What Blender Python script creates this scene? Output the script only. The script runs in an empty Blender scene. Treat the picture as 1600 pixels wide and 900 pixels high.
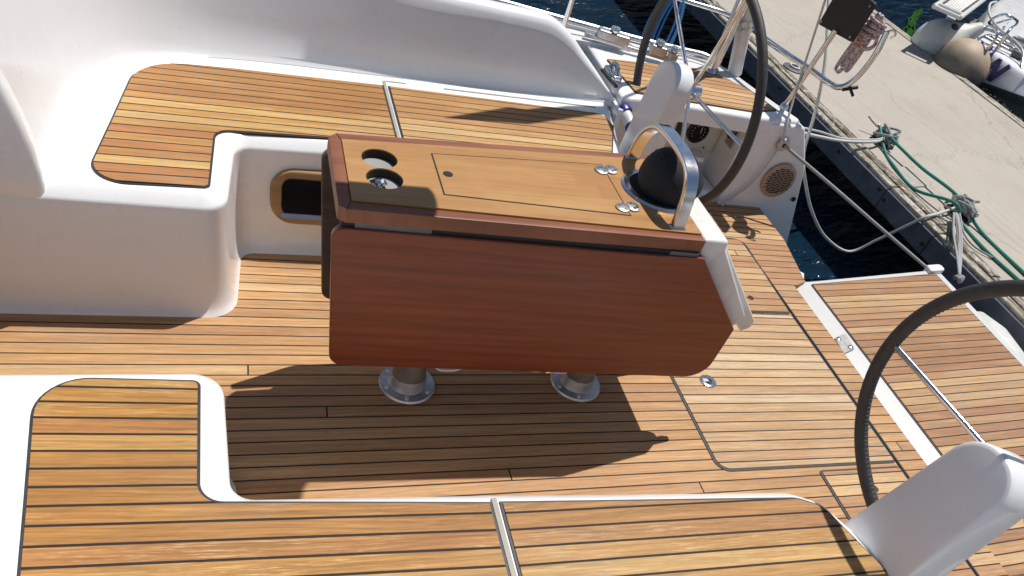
import bpy, bmesh, math, random
from mathutils import Vector, Matrix, Quaternion
random.seed(7)
SC = bpy.context.scene
COL = SC.collection
YC = 1.683                      # the yacht's centre line; x runs aft, y to starboard, z up, cockpit sole at z = 0
def R(a): return math.radians(a)

# ------------------------------------------------------------------ materials
class NT:
    def __init__(s, name):
        s.m = bpy.data.materials.new(name); s.m.use_nodes = True
        s.t = s.m.node_tree; s.n = s.t.nodes; s.l = s.t.links
        s.b = s.n['Principled BSDF']; s.out = s.n['Material Output']
    def new(s, typ, **kw):
        n = s.n.new(typ)
        for k, v in kw.items(): setattr(n, k, v)
        return n
    def link(s, a, b): s.l.new(a, b)
    def put(s, sock, v):
        if hasattr(v, 'is_output') or isinstance(v, bpy.types.NodeSocket): s.l.new(v, sock)
        else: sock.default_value = v
    def math(s, op, a, b=None, c=None, clamp=False):
        n = s.new('ShaderNodeMath', operation=op); n.use_clamp = clamp
        s.put(n.inputs[0], a)
        if b is not None: s.put(n.inputs[1], b)
        if c is not None: s.put(n.inputs[2], c)
        return n.outputs[0]
    def mix(s, fac, a, b, typ='MIX'):
        n = s.new('ShaderNodeMix', data_type='RGBA', blend_type=typ)
        s.put(n.inputs[0], fac); s.put(n.inputs[6], a if not isinstance(a, tuple) else (*a[:3], 1)); s.put(n.inputs[7], b if not isinstance(b, tuple) else (*b[:3], 1))
        return n.outputs[2]
    def coords(s, ang=0.0, obj=True, loc=(0, 0, 0)):
        tc = s.new('ShaderNodeTexCoord'); mp = s.new('ShaderNodeMapping')
        s.link(tc.outputs['Object'], mp.inputs[0]); mp.inputs['Rotation'].default_value = (0, 0, -ang); mp.inputs['Location'].default_value = loc
        return mp.outputs[0]
    def xyz(s, v):
        n = s.new('ShaderNodeSeparateXYZ'); s.link(v, n.inputs[0]); return n.outputs
    def comb(s, x, y, z):
        n = s.new('ShaderNodeCombineXYZ')
        for i, v in enumerate((x, y, z)): s.put(n.inputs[i], v)
        return n.outputs[0]
    def noise(s, v, scale, detail=4, rough=.55, out='Fac', dist=0.0):
        n = s.new('ShaderNodeTexNoise'); s.put(n.inputs['Vector'], v); n.inputs['Scale'].default_value = scale
        n.inputs['Detail'].default_value = detail; n.inputs['Roughness'].default_value = rough; n.inputs['Distortion'].default_value = dist
        return n.outputs[out]
    def white(s, v, dim='3D'):
        n = s.new('ShaderNodeTexWhiteNoise', noise_dimensions=dim)
        s.put(n.inputs['W' if dim == '1D' else 'Vector'], v); return n.outputs['Value'], n.outputs['Color']
    def ramp(s, f, stops, interp='LINEAR'):
        n = s.new('ShaderNodeValToRGB'); e = n.color_ramp.elements; n.color_ramp.interpolation = interp
        while len(e) < len(stops): e.new(.5)
        for i, (p, c) in enumerate(stops):
            e[i].position = p; e[i].color = (*c, 1) if isinstance(c, tuple) else (c, c, c, 1)
        s.put(n.inputs[0], f); return n.outputs[0]
    def maprange(s, v, a, b, c=0., d=1.):
        n = s.new('ShaderNodeMapRange'); s.put(n.inputs[0], v)
        for i, q in enumerate((a, b, c, d)): n.inputs[i + 1].default_value = q
        return n.outputs[0]
    def bump(s, h, strength, dist=.002):
        n = s.new('ShaderNodeBump'); n.inputs['Strength'].default_value = strength; n.inputs['Distance'].default_value = dist
        s.put(n.inputs['Height'], h); s.link(n.outputs[0], s.b.inputs['Normal'])
    def set(s, **kw):
        for k, v in kw.items():
            k = k.replace('_', ' ')
            if isinstance(v, tuple) and len(v) == 3: v = (*v, 1)
            s.put(s.b.inputs[k], v)

def teak(name, ang=0.0, off=0.0, light=(.50, .29, .125), dark=(.34, .165, .062), red=(.37, .165, .068), pale=(.60, .40, .21),
         flecks=0.0, joint=0.0, pitch=.0455, caulk=.0056, caulkcol=(.013, .009, .008), bow=0.0, rough=.55, grain=0.0):
    m = NT(name); co = m.coords(R(ang)); x, y, z = m.xyz(co)
    if bow: y = m.math('ADD', y, m.math('MULTIPLY', m.math('MULTIPLY', x, x), bow))
    v = m.math('ADD', m.math('DIVIDE', y, pitch), off)
    idx = m.math('FLOOR', v); fr = m.math('FRACT', v)
    r1, rc = m.white(idx, '1D')
    xs = m.math('ADD', m.math('DIVIDE', x, 4.6), m.math('MULTIPLY', r1, 9.37))
    seg = m.math('FLOOR', xs) if joint else 0.0
    r2, rc2 = m.white(m.comb(idx, seg, 3.7))
    r3, _ = m.white(m.comb(idx, seg, 11.2))
    # long figure, fine pores
    gco = m.comb(m.math('MULTIPLY', x, 2.2), m.math('MULTIPLY', y, 46.), m.math('MULTIPLY', r2, 40.))
    g1 = m.noise(gco, 1.0, 5, .62, dist=.7)
    warp = m.math('MULTIPLY', m.noise(m.comb(m.math('MULTIPLY', x, 1.1), m.math('MULTIPLY', y, 5.), r2), 1.0, 2), .075)
    g3 = m.noise(m.comb(m.math('MULTIPLY', x, 3.2), m.math('MULTIPLY', m.math('ADD', y, warp), 150.), m.math('MULTIPLY', r2, 23.)), 1.0, 4, .6)
    fco = m.comb(m.math('MULTIPLY', x, 22.), m.math('MULTIPLY', y, 330.), m.math('MULTIPLY', r2, 17.))
    g2 = m.noise(fco, 1.0, 3, .6)
    blot = m.noise(m.comb(m.math('MULTIPLY', x, 3.), m.math('MULTIPLY', y, 9.), r2), 1.3, 3)
    base = m.mix(m.ramp(r2, [(0., 0.), (.35, .3), (.75, 1.)]), light, dark)
    base = m.mix(m.math('MULTIPLY', m.math('GREATER_THAN', r3, .55), .8), base, red)
    base = m.mix(m.math('MULTIPLY', m.math('GREATER_THAN', m.white(m.comb(idx, seg, 23.4))[0], .74), .8), base, light)
    base = m.mix(m.math('MULTIPLY', m.math('GREATER_THAN', m.white(m.comb(idx, seg, 31.9))[0], .85), .7), base, pale)
    base = m.mix(m.maprange(blot, .5, .8, 0, .35), base, pale)
    tone = m.math('MULTIPLY', m.maprange(g1, .30, .72, 1.14, .80), m.maprange(g3, .36, .66, 1.10, .80 - .12 * grain))
    tone = m.math('MULTIPLY', tone, m.maprange(g2, .45, .78, 1.03, .74))
    sc_ = m.new('ShaderNodeVectorMath', operation='SCALE'); m.put(sc_.inputs[0], base); m.put(sc_.inputs['Scale'], tone); base = sc_.outputs[0]
    grey = m.noise(m.comb(m.math('MULTIPLY', x, 1.4), m.math('MULTIPLY', y, 3.), 4.), 1.4, 4)
    base = m.mix(m.maprange(grey, .55, .8, 0, .3), base, (.36, .29, .22))
    if flecks:
        k = m.noise(m.comb(m.math('MULTIPLY', x, 13.), m.math('MULTIPLY', y, 300.), m.math('MULTIPLY', r2, 9.)), 1.0, 6, .72)
        zone = m.noise(m.comb(m.math('MULTIPLY', x, 2.4), m.math('MULTIPLY', y, 12.), 2.2), 1.6, 3)
        msk = m.math('MULTIPLY', m.math('MULTIPLY', m.maprange(k, .53, .62), m.maprange(zone, .42, .58)), m.maprange(r3, .25, .75, .25, 1.))
        base = m.mix(m.math('MULTIPLY', msk, flecks, clamp=True), base, (.70, .53, .28))
    # black caulking between the planks, and at the butt ends
    d = m.math('ABSOLUTE', m.math('SUBTRACT', fr, .5))
    wob = m.math('MULTIPLY', m.math('SUBTRACT', m.noise(m.comb(m.math('MULTIPLY', x, 9.), idx, 0.), 1., 2), .5), .010)
    e = .5 - caulk / pitch / 2
    ck = m.maprange(m.math('ADD', d, wob), e - .006, e + .010)
    if joint:
        fx = m.math('ABSOLUTE', m.math('SUBTRACT', m.math('FRACT', xs), .5))
        ck = m.math('MAXIMUM', ck, m.math('GREATER_THAN', fx, .5 - caulk / 4.6 / 2))
    cc = m.mix(m.noise(co, 60., 3), caulkcol, (.022, .019, .019))
    col = m.mix(ck, base, cc)
    m.set(Base_Color=col, Roughness=m.mix(ck, m.mix(g1, (rough - .1,) * 3, (rough + .15,) * 3), (.7, .7, .7)), Specular_IOR_Level=.3)
    h = m.math('SUBTRACT', m.math('MULTIPLY', g2, .12), m.math('MULTIPLY', ck, 1.0))
    m.bump(h, .45, .0015)
    return m.m

def wood(name, a, b, c, ang=0.0, fy=30., rough=.35, coat=0.0, axis='xy', pale=None, staves=0.0):
    m = NT(name); co = m.coords(R(ang)); x, y, z = m.xyz(co)
    if axis == 'xz': y = z
    if axis == 'yx': x, y = y, x
    r = 0.0
    if staves:
        idx = m.math('FLOOR', m.math('DIVIDE', y, staves)); sx = m.math('FLOOR', m.math('ADD', m.math('DIVIDE', x, .62), m.math('MULTIPLY', m.white(idx, '1D')[0], 5.)))
        r = m.white(m.comb(idx, sx, 1.))[0]
    g1 = m.noise(m.comb(m.math('MULTIPLY', x, 1.6), m.math('MULTIPLY', y, fy), m.math('MULTIPLY', r, 30.)), 1., 5, .6, dist=.5)
    g2 = m.noise(m.comb(m.math('MULTIPLY', x, 18.), m.math('MULTIPLY', y, 480.), r), 1., 3, .6)
    g3 = m.noise(m.comb(m.math('MULTIPLY', x, 2.), m.math('MULTIPLY', y, 5.), 5.), 1.3, 3)
    col = m.ramp(g1, [(.3, a), (.5, b), (.72, c)])
    if staves: col = m.mix(m.math('MULTIPLY', r, .9), col, m.mix(.6, col, c)); 
    if pale: col = m.mix(m.maprange(g3, .5, .75, 0, .5), col, pale)
    col = m.mix(m.maprange(g2, .5, .75, 0, .45), col, m.mix(.5, col, tuple(q * .35 for q in c)))
    m.set(Base_Color=col, Roughness=m.maprange(g3, .2, .8, rough - .06, rough + .12), Specular_IOR_Level=.4, Coat_Weight=coat)
    m.b.inputs['Coat Roughness'].default_value = .2
    m.bump(g2, .15, .0008)
    return m.m

def plain(name, col, rough=.5, metal=0.0, var=.12, scale=18., bump=0.0, spec=.5, dirt=None, dirtamt=.4, dscale=5., **kw):
    m = NT(name); co = m.coords()
    n = m.noise(co, scale, 5, .6)
    c = m.mix(m.maprange(n, .3, .7), tuple(q * (1 - var) for q in col), tuple(min(1, q * (1 + var)) for q in col))
    if dirt:
        d = m.noise(co, dscale, 6, .65); c = m.mix(m.maprange(d, .5, .75, 0, dirtamt), c, dirt)
    m.set(Base_Color=c, Roughness=m.maprange(n, .2, .8, max(.02, rough - .06), rough + .08), Metallic=metal, Specular_IOR_Level=spec, **kw)
    if bump: m.bump(n, bump, .002)
    return m.m

def gelcoat(name, col=(.83, .835, .84), rough=.28):
    m = NT(name); co = m.coords()
    n = m.noise(co, 2.3, 4); s = m.noise(co, 9., 6, .7); sc = m.noise(m.comb(*[m.math('MULTIPLY', q, k) for q, k in zip(m.xyz(co), (60., 9., 30.))]), 1., 3)
    c = m.mix(m.maprange(n, .35, .7), col, tuple(q * f for q, f in zip(col, (.965, .96, .95))))
    c = m.mix(m.maprange(s, .56, .8, 0, .16), c, (.50, .46, .40))
    spk = m.noise(co, 75., 2, .5)
    c = m.mix(m.maprange(spk, .76, .80, 0, .30), c, (.3, .27, .24))
    m.set(Base_Color=c, Roughness=m.maprange(s, .3, .8, rough - .05, rough + .2), Specular_IOR_Level=.5, Coat_Weight=.5)
    m.b.inputs['Coat Roughness'].default_value = .12
    m.bump(m.noise(co, 5., 2), .05, .004)
    return m.m

M = {}
M['sole'] = teak('teak_sole', 0, .02, light=(.50, .288, .128), dark=(.395, .208, .094), red=(.40, .212, .10), pale=(.58, .39, .20), joint=1, caulk=.0052)
M['hatch'] = teak('teak_hatch', -.4, .3, light=(.53, .355, .19), dark=(.46, .285, .145), red=(.45, .265, .14), pale=(.60, .45, .28), caulk=.0052)
M['bench_s'] = teak('teak_bench_starboard', 1.3, .31, light=(.455, .25, .078), dark=(.365, .175, .056), red=(.365, .155, .058), pale=(.55, .365, .145), caulk=.006)
M['lid_s'] = teak('teak_lid_starboard', .6, .0, light=(.50, .295, .110), dark=(.41, .215, .078), red=(.405, .20, .082), pale=(.60, .41, .185), caulk=.0056)
M['bench_p'] = teak('teak_bench_port', -2.4, .12, light=(.41, .207, .052), dark=(.345, .16, .044), red=(.345, .152, .05), pale=(.45, .26, .08), flecks=.5, pitch=.0445, caulk=.0062, grain=1.)
M['lid_p'] = teak('teak_lid_port', -1.0, .45, light=(.44, .24, .074), dark=(.365, .178, .056), red=(.365, .172, .064), pale=(.50, .31, .115), flecks=.5, pitch=.0445, caulk=.0058, grain=1.)
M['helm'] = teak('teak_helm_seat', -2., .2, light=(.49, .285, .115), dark=(.40, .205, .082), red=(.41, .20, .085))
M['platform'] = teak('teak_platform', 0, .0, light=(.42, .24, .108), dark=(.32, .16, .07), red=(.325, .15, .074), pale=(.53, .35, .17), pitch=.0435, caulk=.0052)
M['caulk'] = plain('black_caulk', (.022, .022, .024), .5, var=.3, scale=80, bump=.1)
M['gel'] = gelcoat('white_gelcoat')
M['gelw'] = gelcoat('white_gelcoat_worn', (.74, .745, .75), .35)
M['greyjoint'] = plain('grey_sealing_strip', (.33, .31, .26), .6)
M['top'] = wood('teak_table_top', (.385, .20, .066), (.44, .24, .084), (.31, .142, .047), fy=44, rough=.42, pale=(.49, .305, .122), staves=.062)
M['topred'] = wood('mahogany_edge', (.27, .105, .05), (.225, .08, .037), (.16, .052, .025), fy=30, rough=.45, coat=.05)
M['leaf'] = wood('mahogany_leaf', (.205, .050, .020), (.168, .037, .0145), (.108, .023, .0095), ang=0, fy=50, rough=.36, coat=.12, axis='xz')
M['leafb'] = wood('weathered_leaf', (.13, .085, .06), (.10, .066, .047), (.07, .044, .03), fy=22, rough=.6, axis='xz')
M['groove'] = plain('dark_groove', (.025, .014, .009), .8)
M['steel'] = plain('polished_steel', (.72, .72, .72), .16, 1., var=.05, scale=30)
M['brushed'] = plain('brushed_aluminium', (.50, .50, .50), .36, 1., var=.12, scale=40)
M['cast'] = plain('flange_aluminium', (.52, .53, .55), .42, .85, var=.2, scale=25, dirt=(.25, .23, .2), dirtamt=.4, dscale=30)
M['pole'] = plain('aluminium_pole', (.34, .30, .27), .42, .75, var=.12, scale=20)  # brown tint puts the reflected teak into the aluminium's colour
M['whitealu'] = plain('white_enamel', (.70, .69, .66), .32, var=.06, dirt=(.4, .36, .3), dirtamt=.3, dscale=14)
M['rubber'] = plain('grey_leather', (.040, .038, .036), .6, var=.25, scale=60, bump=.2)
M['black'] = plain('black_plastic', (.014, .014, .016), .4, var=.2)
M['cover'] = plain('black_canvas', (.011, .012, .016), .75, var=.3, scale=240, bump=.3)
M['greyplastic'] = plain('grey_plastic', (.10, .105, .11), .5, var=.15)
M['pedestal'] = gelcoat('pedestal_grey_white', (.80, .805, .815), .34)
M['platframe'] = gelcoat('platform_frame', (.60, .60, .585), .4)
M['platehinge'] = plain('dull_hinge', (.30, .30, .29), .5, .3, var=.25, scale=60)
M['pale'] = plain('pale_plastic', (.62, .62, .59), .4, var=.06)
M['blue'] = plain('blue_plastic', (.018, .016, .20), .35, var=.1)
M['well'] = plain('grey_well', (.30, .30, .29), .5, var=.08)
M['copperish'] = plain('tan_grille', (.46, .315, .22), .5, var=.1)
M['vanglass'] = plain('dark_glass', (.004, .005, .008), .22, var=.1, spec=.12)
M['bluerim'] = plain('pale_blue_rim', (.20, .30, .52), .3, var=.1)
M['woodframe'] = wood('oak_frame', (.40, .25, .125), (.35, .205, .095), (.27, .145, .06), fy=30, rough=.5, axis='xz')
M['signboard'] = wood('dark_board', (.045, .032, .028), (.036, .026, .022), (.028, .02, .018), fy=18, rough=.55, axis='xz')
M['letter'] = plain('blue_letters', (.016, .02, .16), .35, var=.1)
M['nonskid'] = plain('grey_nonskid', (.50, .54, .53), .8, var=.1, scale=150, bump=.3)
M['navy'] = plain('navy_stripe', (.012, .016, .045), .3, var=.1)
M['shadow_flag'] = plain('red_cloth', (.35, .03, .03), .85, var=.15)
M['sailcloth'] = plain('sail_cover', (.10, .11, .16), .85, var=.15)
M['weedm'] = plain('bright_green_weed', (.016, .075, .006), .8, var=.4, scale=30, spec=.1)

def rope(name, a, b, twist=60., rough=.8, amt=.5, fleck=False):
    m = NT(name); tc = m.new('ShaderNodeTexCoord'); x, y, z = m.xyz(tc.outputs['Object'])
    w = m.math('FRACT', m.math('MULTIPLY', m.math('ADD', m.math('ADD', m.math('MULTIPLY', x, 1.1), y), m.math('MULTIPLY', z, 1.3)), twist))
    n = m.noise(tc.outputs['Object'], 120., 3)
    f = m.math('LESS_THAN', m.math('ADD', w, m.math('MULTIPLY', m.math('SUBTRACT', n, .5), .5)), amt)
    if fleck: f = m.maprange(m.noise(tc.outputs['Object'], 130., 2, .6), .50, .56)
    c = m.mix(f, a, b)
    m.set(Base_Color=m.mix(m.maprange(n, .3, .7, 0, .35), c, tuple(q * .6 for q in a)), Roughness=rough)
    m.bump(m.math('ADD', w, n), .5, .003)
    return m.m
M['rope_white'] = rope('white_rope', (.66, .65, .61), (.56, .55, .52))
M['rope_grey'] = rope('grey_rope', (.42, .42, .41), (.30, .30, .30))
M['rope_red'] = rope('red_fleck_rope', (.60, .58, .58), (.33, .045, .05), twist=75., fleck=True)
M['rope_blue'] = rope('blue_rope', (.05, .22, .50), (.10, .32, .58), twist=50.)
M['rope_green'] = rope('green_rope', (.012, .25, .17), (.01, .16, .11), twist=40., rough=.55)

def fender_mat():
    m = NT('worn_orange_fender'); co = m.coords(); x, y, z = m.xyz(co)
    n = m.noise(co, 4., 6, .6); n2 = m.noise(co, 14., 5, .65)
    c = m.mix(m.maprange(n, .3, .7), (.46, .34, .26), (.40, .31, .19))
    grime = m.maprange(m.math('ADD', m.math('ADD', z, m.math('MULTIPLY', x, .55)), m.math('MULTIPLY', m.math('SUBTRACT', n, .5), .40)), .15, -.04)
    c = m.mix(m.math('MULTIPLY', grime, .85), c, (.10, .10, .085))
    c = m.mix(m.maprange(n2, .55, .8, 0, .3), c, (.22, .18, .13))
    m.set(Base_Color=c, Roughness=.6); m.bump(n2, .15, .01); return m.m
M['fender_o'] = fender_mat()
M['fender_w'] = plain('white_fender', (.60, .60, .57), .42, var=.08, dirt=(.35, .33, .28), dirtamt=.45, dscale=6)

def concrete():
    m = NT('pontoon_concrete'); co = m.coords(); x, y, z = m.xyz(co)
    n = m.noise(co, 1.3, 6, .6); f = m.noise(co, 55., 4, .7); g = m.noise(m.comb(m.math('MULTIPLY', x, 14.), m.math('MULTIPLY', y, .9), 0.), 1.5, 4); sp = m.noise(co, 190., 2)
    c = m.mix(m.maprange(n, .3, .72), (.44, .40, .345), (.37, .33, .285))
    c = m.mix(m.maprange(f, .35, .75, 0, .5), c, (.43, .39, .34))
    c = m.mix(m.maprange(g, .52, .75, 0, .28), c, (.24, .215, .19))
    vst = m.noise(co, 7., 5, .65); c = m.mix(m.maprange(vst, .60, .78, 0, .4), c, (.23, .20, .17))
    c = m.mix(m.maprange(vst, .38, .28, 0, .35), c, (.52, .48, .43))
    c = m.mix(m.maprange(sp, .68, .75, 0, .5), c, (.16, .14, .12))
    vor = m.new('ShaderNodeTexVoronoi', feature='DISTANCE_TO_EDGE'); m.put(vor.inputs['Vector'], m.comb(m.math('ADD', x, m.math('MULTIPLY', n, .9)), m.math('ADD', y, m.math('MULTIPLY', g, .5)), 0.)); vor.inputs['Scale'].default_value = .55
    c = m.mix(m.maprange(vor.outputs[0], .006, .001, 0, .38), c, (.17, .15, .125))
    spl = m.noise(co, 2.6, 3, .5); c = m.mix(m.maprange(spl, .66, .70, 0, .16), c, (.22, .20, .175))
    m.set(Base_Color=c, Roughness=.9, Specular_IOR_Level=.2); m.bump(m.math('ADD', f, m.math('MULTIPLY', sp, .4)), .5, .004); return m.m
M['concrete'] = concrete()
def timber(nm, th):
    m = NT(nm); co = m.coords(); x, y, z = m.xyz(co)
    g = m.noise(m.comb(m.math('MULTIPLY', x, 60.), m.math('MULTIPLY', y, 3.), m.math('MULTIPLY', z, 60.)), 1., 6, .65)
    n = m.noise(co, 6., 6, .7); w = m.noise(co, 22., 4, .7)
    c = m.ramp(g, [(.32, (.09, .075, .055)), (.47, (.29, .255, .205)), (.62, (.50, .46, .40))])
    c = m.mix(m.maprange(n, .45, .7, 0, .6), c, (.20, .165, .10))
    c = m.mix(m.maprange(w, .54, .60, 0, .75), c, (.56, .54, .50))
    k = m.noise(m.comb(m.math('MULTIPLY', x, 40.), m.math('MULTIPLY', y, 9.), 1.), 1., 5, .7)
    c = m.mix(m.maprange(k, th - .16, th - .08, 0, .85), c, (.075, .06, .042))
    m.set(Base_Color=c, Roughness=.92, Specular_IOR_Level=.15); m.bump(g, .8, .006); return m.m
M['timber'] = timber('weathered_timber', .70); M['timber2'] = timber('darker_timber', .62)
M['dockface'] = plain('dark_dock_face', (.075, .085, .11), .75, var=.35, scale=9, bump=.3, dirt=(.11, .105, .10), dirtamt=.4, dscale=3)  # blue-grey tone carries this face's shade and sky reflection
M['rustyplate'] = plain('galvanised_plate', (.36, .33, .29), .75, .1, var=.2, scale=30, bump=.2)
def water():
    m = NT('harbour_water'); co = m.coords(R(24))
    x, y, z = m.xyz(co)
    w1 = m.noise(m.comb(m.math('MULTIPLY', x, 2.0), m.math('MULTIPLY', y, 5.2), 0.), 1., 3, .5, dist=.5)
    w2 = m.noise(m.comb(m.math('MULTIPLY', x, 6.), m.math('MULTIPLY', y, 14.), 0.), 1., 3, .5, dist=.3)
    spk = m.noise(co, 34., 1)
    c = m.mix(m.maprange(spk, .80, .82, 0, 1), m.mix(w1, (.004, .016, .033), (.007, .025, .05)), (.35, .37, .36))
    m.set(Base_Color=c, Roughness=.05, Specular_IOR_Level=.5, IOR=1.33)
    m.bump(m.math('ADD', m.math('MULTIPLY', w1, 1.), m.math('MULTIPLY', w2, .28)), 1.0, .22); return m.m
M['water'] = water()

# ------------------------------------------------------------------ mesh helpers
BASE = {}
def thing(name, label, cat, loc=(0, 0, 0), group=None, kind=None):
    o = bpy.data.objects.new(name, None); COL.objects.link(o); o.empty_display_size = .1
    o.location = loc; BASE[o.name] = Vector(loc)
    o['label'] = label; o['category'] = cat
    if group: o['group'] = group
    if kind: o['kind'] = kind
    return o
def root_base(p):
    while p.parent is not None: p = p.parent
    return BASE[p.name]
def part(name, vf, mat, parent=None, smooth=True, bevel=0.0, seg=2, angle=35, label=None, loc=None):
    vs, fs = vf
    b = root_base(parent) if parent is not None else Vector(loc or (0, 0, 0))
    me = bpy.data.meshes.new(name)
    me.from_pydata([tuple(Vector(v) - b) for v in vs], [], fs); me.update()
    bm = bmesh.new(); bm.from_mesh(me); bmesh.ops.recalc_face_normals(bm, faces=bm.faces); bm.to_mesh(me); bm.free()
    if smooth:
        for p in me.polygons: p.use_smooth = True
        me.set_sharp_from_angle(angle=R(angle))
    me.materials.append(mat)
    o = bpy.data.objects.new(name, me); COL.objects.link(o)
    if parent is not None: o.parent = parent
    else: o.location = b; BASE[o.name] = b
    if bevel:
        md = o.modifiers.new('bevel', 'BEVEL'); md.width = bevel; md.segments = seg; md.limit_method = 'ANGLE'; md.angle_limit = R(40); md.harden_normals = False
    if label: o['label'] = label
    return o
def tag(o, label, cat, group=None, kind=None):
    o['label'] = label; o['category'] = cat
    if group: o['group'] = group
    if kind: o['kind'] = kind
    return o
def structure(o): o['kind'] = 'structure'; return o
def join(*vfs):
    V, F = [], []
    for v, f in vfs:
        k = len(V); V += [tuple(q) for q in v]; F += [tuple(i + k for i in g) for g in f]
    return V, F
def mir(pts): return [(p[0], 2 * YC - p[1], *p[2:]) for p in pts][::-1]
def mirvf(vf): return ([(v[0], 2 * YC - v[1], v[2]) for v in vf[0]], [tuple(reversed(f)) for f in vf[1]])
def fillet(pts, n=8):
    """pts: (x, y[, radius]) -> rounded closed polygon."""
    out = []; N = len(pts)
    for i in range(N):
        p = pts[i]; r = p[2] if len(p) > 2 else 0
        P = Vector(p[:2])
        if r <= 0: out += [tuple(P)] ; continue
        a = (Vector(pts[i - 1][:2]) - P); b = (Vector(pts[(i + 1) % N][:2]) - P)
        la, lb = a.length, b.length; a.normalize(); b.normalize()
        th = a.angle(b); t = min(r / math.tan(th / 2), la * .49, lb * .49); rr = t * math.tan(th / 2)
        c = P + (a + b).normalized() * (rr / math.sin(th / 2))
        s = P + a * t - c; e = P + b * t - c
        ang = s.angle_signed(e)
        for k in range(n + 1):
            q = s.copy(); al = -ang * k / n
            q = Vector((s.x * math.cos(al) - s.y * math.sin(al), s.x * math.sin(al) + s.y * math.cos(al)))
            out.append(tuple(c + q))
    return out
def inset(poly, d):
    N = len(poly); A = sum(poly[i][0] * poly[(i + 1) % N][1] - poly[(i + 1) % N][0] * poly[i][1] for i in range(N))
    sg = 1 if A > 0 else -1; out = []
    for i in range(N):
        p0, p, p1 = Vector(poly[i - 1][:2]), Vector(poly[i][:2]), Vector(poly[(i + 1) % N][:2])
        u = (p - p0); v = (p1 - p)
        if u.length < 1e-7: u = v
        if v.length < 1e-7: v = u
        u.normalize(); v.normalize()
        n = Vector((-u.y - v.y, u.x + v.x)); 
        if n.length < 1e-6: n = Vector((-u.y, u.x))
        n.normalize(); c = max(.35, n.dot(Vector((-u.y, u.x))))
        out.append(tuple(p + n * (sg * d / c)))
    return out
def rings(rs, cap0=True, cap1=True):
    N = len(rs[0]); V = [p for r in rs for p in r]; F = []
    for k in range(len(rs) - 1):
        for i in range(N):
            j = (i + 1) % N; F.append((k * N + i, k * N + j, (k + 1) * N + j, (k + 1) * N + i))
    if cap0: F.append(tuple(reversed(range(N))))
    if cap1: F.append(tuple(range((len(rs) - 1) * N, len(rs) * N)))
    return V, F
def prism(poly, z0, z1, r=0.0, n=3):
    if not r: return rings([[(*p[:2], z0) for p in poly], [(*p[:2], z1) for p in poly]])
    rs = [[(*p[:2], z0) for p in poly], [(*p[:2], z1 - r) for p in poly]]
    for k in range(1, n + 1):
        a = math.pi / 2 * k / n; q = inset(poly, r * (1 - math.cos(a)))
        rs.append([(*p, z1 - r + r * math.sin(a)) for p in q])
    return rings(rs)
def frame_of(d):
    d = Vector(d).normalized(); u = d.orthogonal().normalized(); return u, d.cross(u)
def slabplane(poly, O, U, W, t):
    """poly in (u, w) on the plane O + u U + w W, thickened by t along U x W."""
    O, U, W = Vector(O), Vector(U).normalized(), Vector(W).normalized(); N = U.cross(W)
    a = [tuple(O + U * p[0] + W * p[1]) for p in poly]; b = [tuple(Vector(q) + N * t) for q in a]
    return rings([a, b])
def box(c, size, rot=None):
    c = Vector(c); x, y, z = [s / 2 for s in size]; Rm = rot or Matrix.Identity(3)
    vs = [tuple(c + Rm @ Vector((sx * x, sy * y, sz * z))) for sz in (-1, 1) for sx, sy in ((-1, -1), (1, -1), (1, 1), (-1, 1))]
    return vs, [(3, 2, 1, 0), (4, 5, 6, 7), (0, 1, 5, 4), (1, 2, 6, 5), (2, 3, 7, 6), (3, 0, 4, 7)]
def smooth_path(pts, n=8, closed=False):
    P = [Vector(p) for p in pts]; out = []; N = len(P)
    rng = range(N if closed else N - 1)
    for i in rng:
        p1, p2 = P[i], P[(i + 1) % N]
        p0 = P[i - 1] if (closed or i > 0) else p1 * 2 - p2
        p3 = P[(i + 2) % N] if (closed or i + 2 < N) else p2 * 2 - p1
        for k in range(n):
            t = k / n
            out.append(.5 * ((2 * p1) + (p2 - p0) * t + (2 * p0 - 5 * p1 + 4 * p2 - p3) * t * t + (3 * p1 - p0 - 3 * p2 + p3) * t ** 3))
    if not closed: out.append(P[-1])
    return out
def tube(pts, r, n=10, closed=False, prof=None, cap=True, up=None):
    P = [Vector(p) for p in pts]; N = len(P); rs = []
    u = None; prev = None
    rad = r if callable(r) else (lambda t: r)
    for i in range(N):
        a = P[i - 1] if (i > 0 or closed) else P[i]; b = P[(i + 1) % N] if (i < N - 1 or closed) else P[i]
        d = (b - a).normalized()
        if u is None:
            u = (Vector(up) - d * Vector(up).dot(d)).normalized() if up else d.orthogonal().normalized()
        else:
            u = prev.rotation_difference(d) @ u; u = (u - d * u.dot(d)).normalized()
        prev = d; w = d.cross(u); q = rad(i / max(1, N - 1))
        if prof: rs.append([tuple(P[i] + u * a_ + w * b_) for a_, b_ in prof])
        else: rs.append([tuple(P[i] + (u * math.cos(2 * math.pi * k / n) + w * math.sin(2 * math.pi * k / n)) * q) for k in range(n)])
    if closed:
        m = len(rs[0])
        # least-twist closing shift
        best = min(range(m), key=lambda s: sum((Vector(rs[0][k]) - Vector(rs[-1][(k + s) % m])).length for k in range(m)))
        V, F = rings(rs, False, False); o = (N - 1) * m
        F += [(o + (k + best) % m, o + (k + 1 + best) % m, (k + 1) % m, k) for k in range(m)]
        return V, F
    return rings(rs, cap, cap)
def lathe(prof, c, axis=(0, 0, 1), n=32, cap0=True, cap1=True, a0=0.0):
    c = Vector(c); ax = Vector(axis).normalized(); u, w = frame_of(ax)
    return rings([[tuple(c + ax * h + (u * math.cos(a0 + 2 * math.pi * k / n) + w * math.sin(a0 + 2 * math.pi * k / n)) * max(r, 1e-4)) for k in range(n)] for r, h in prof], cap0, cap1)
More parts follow.
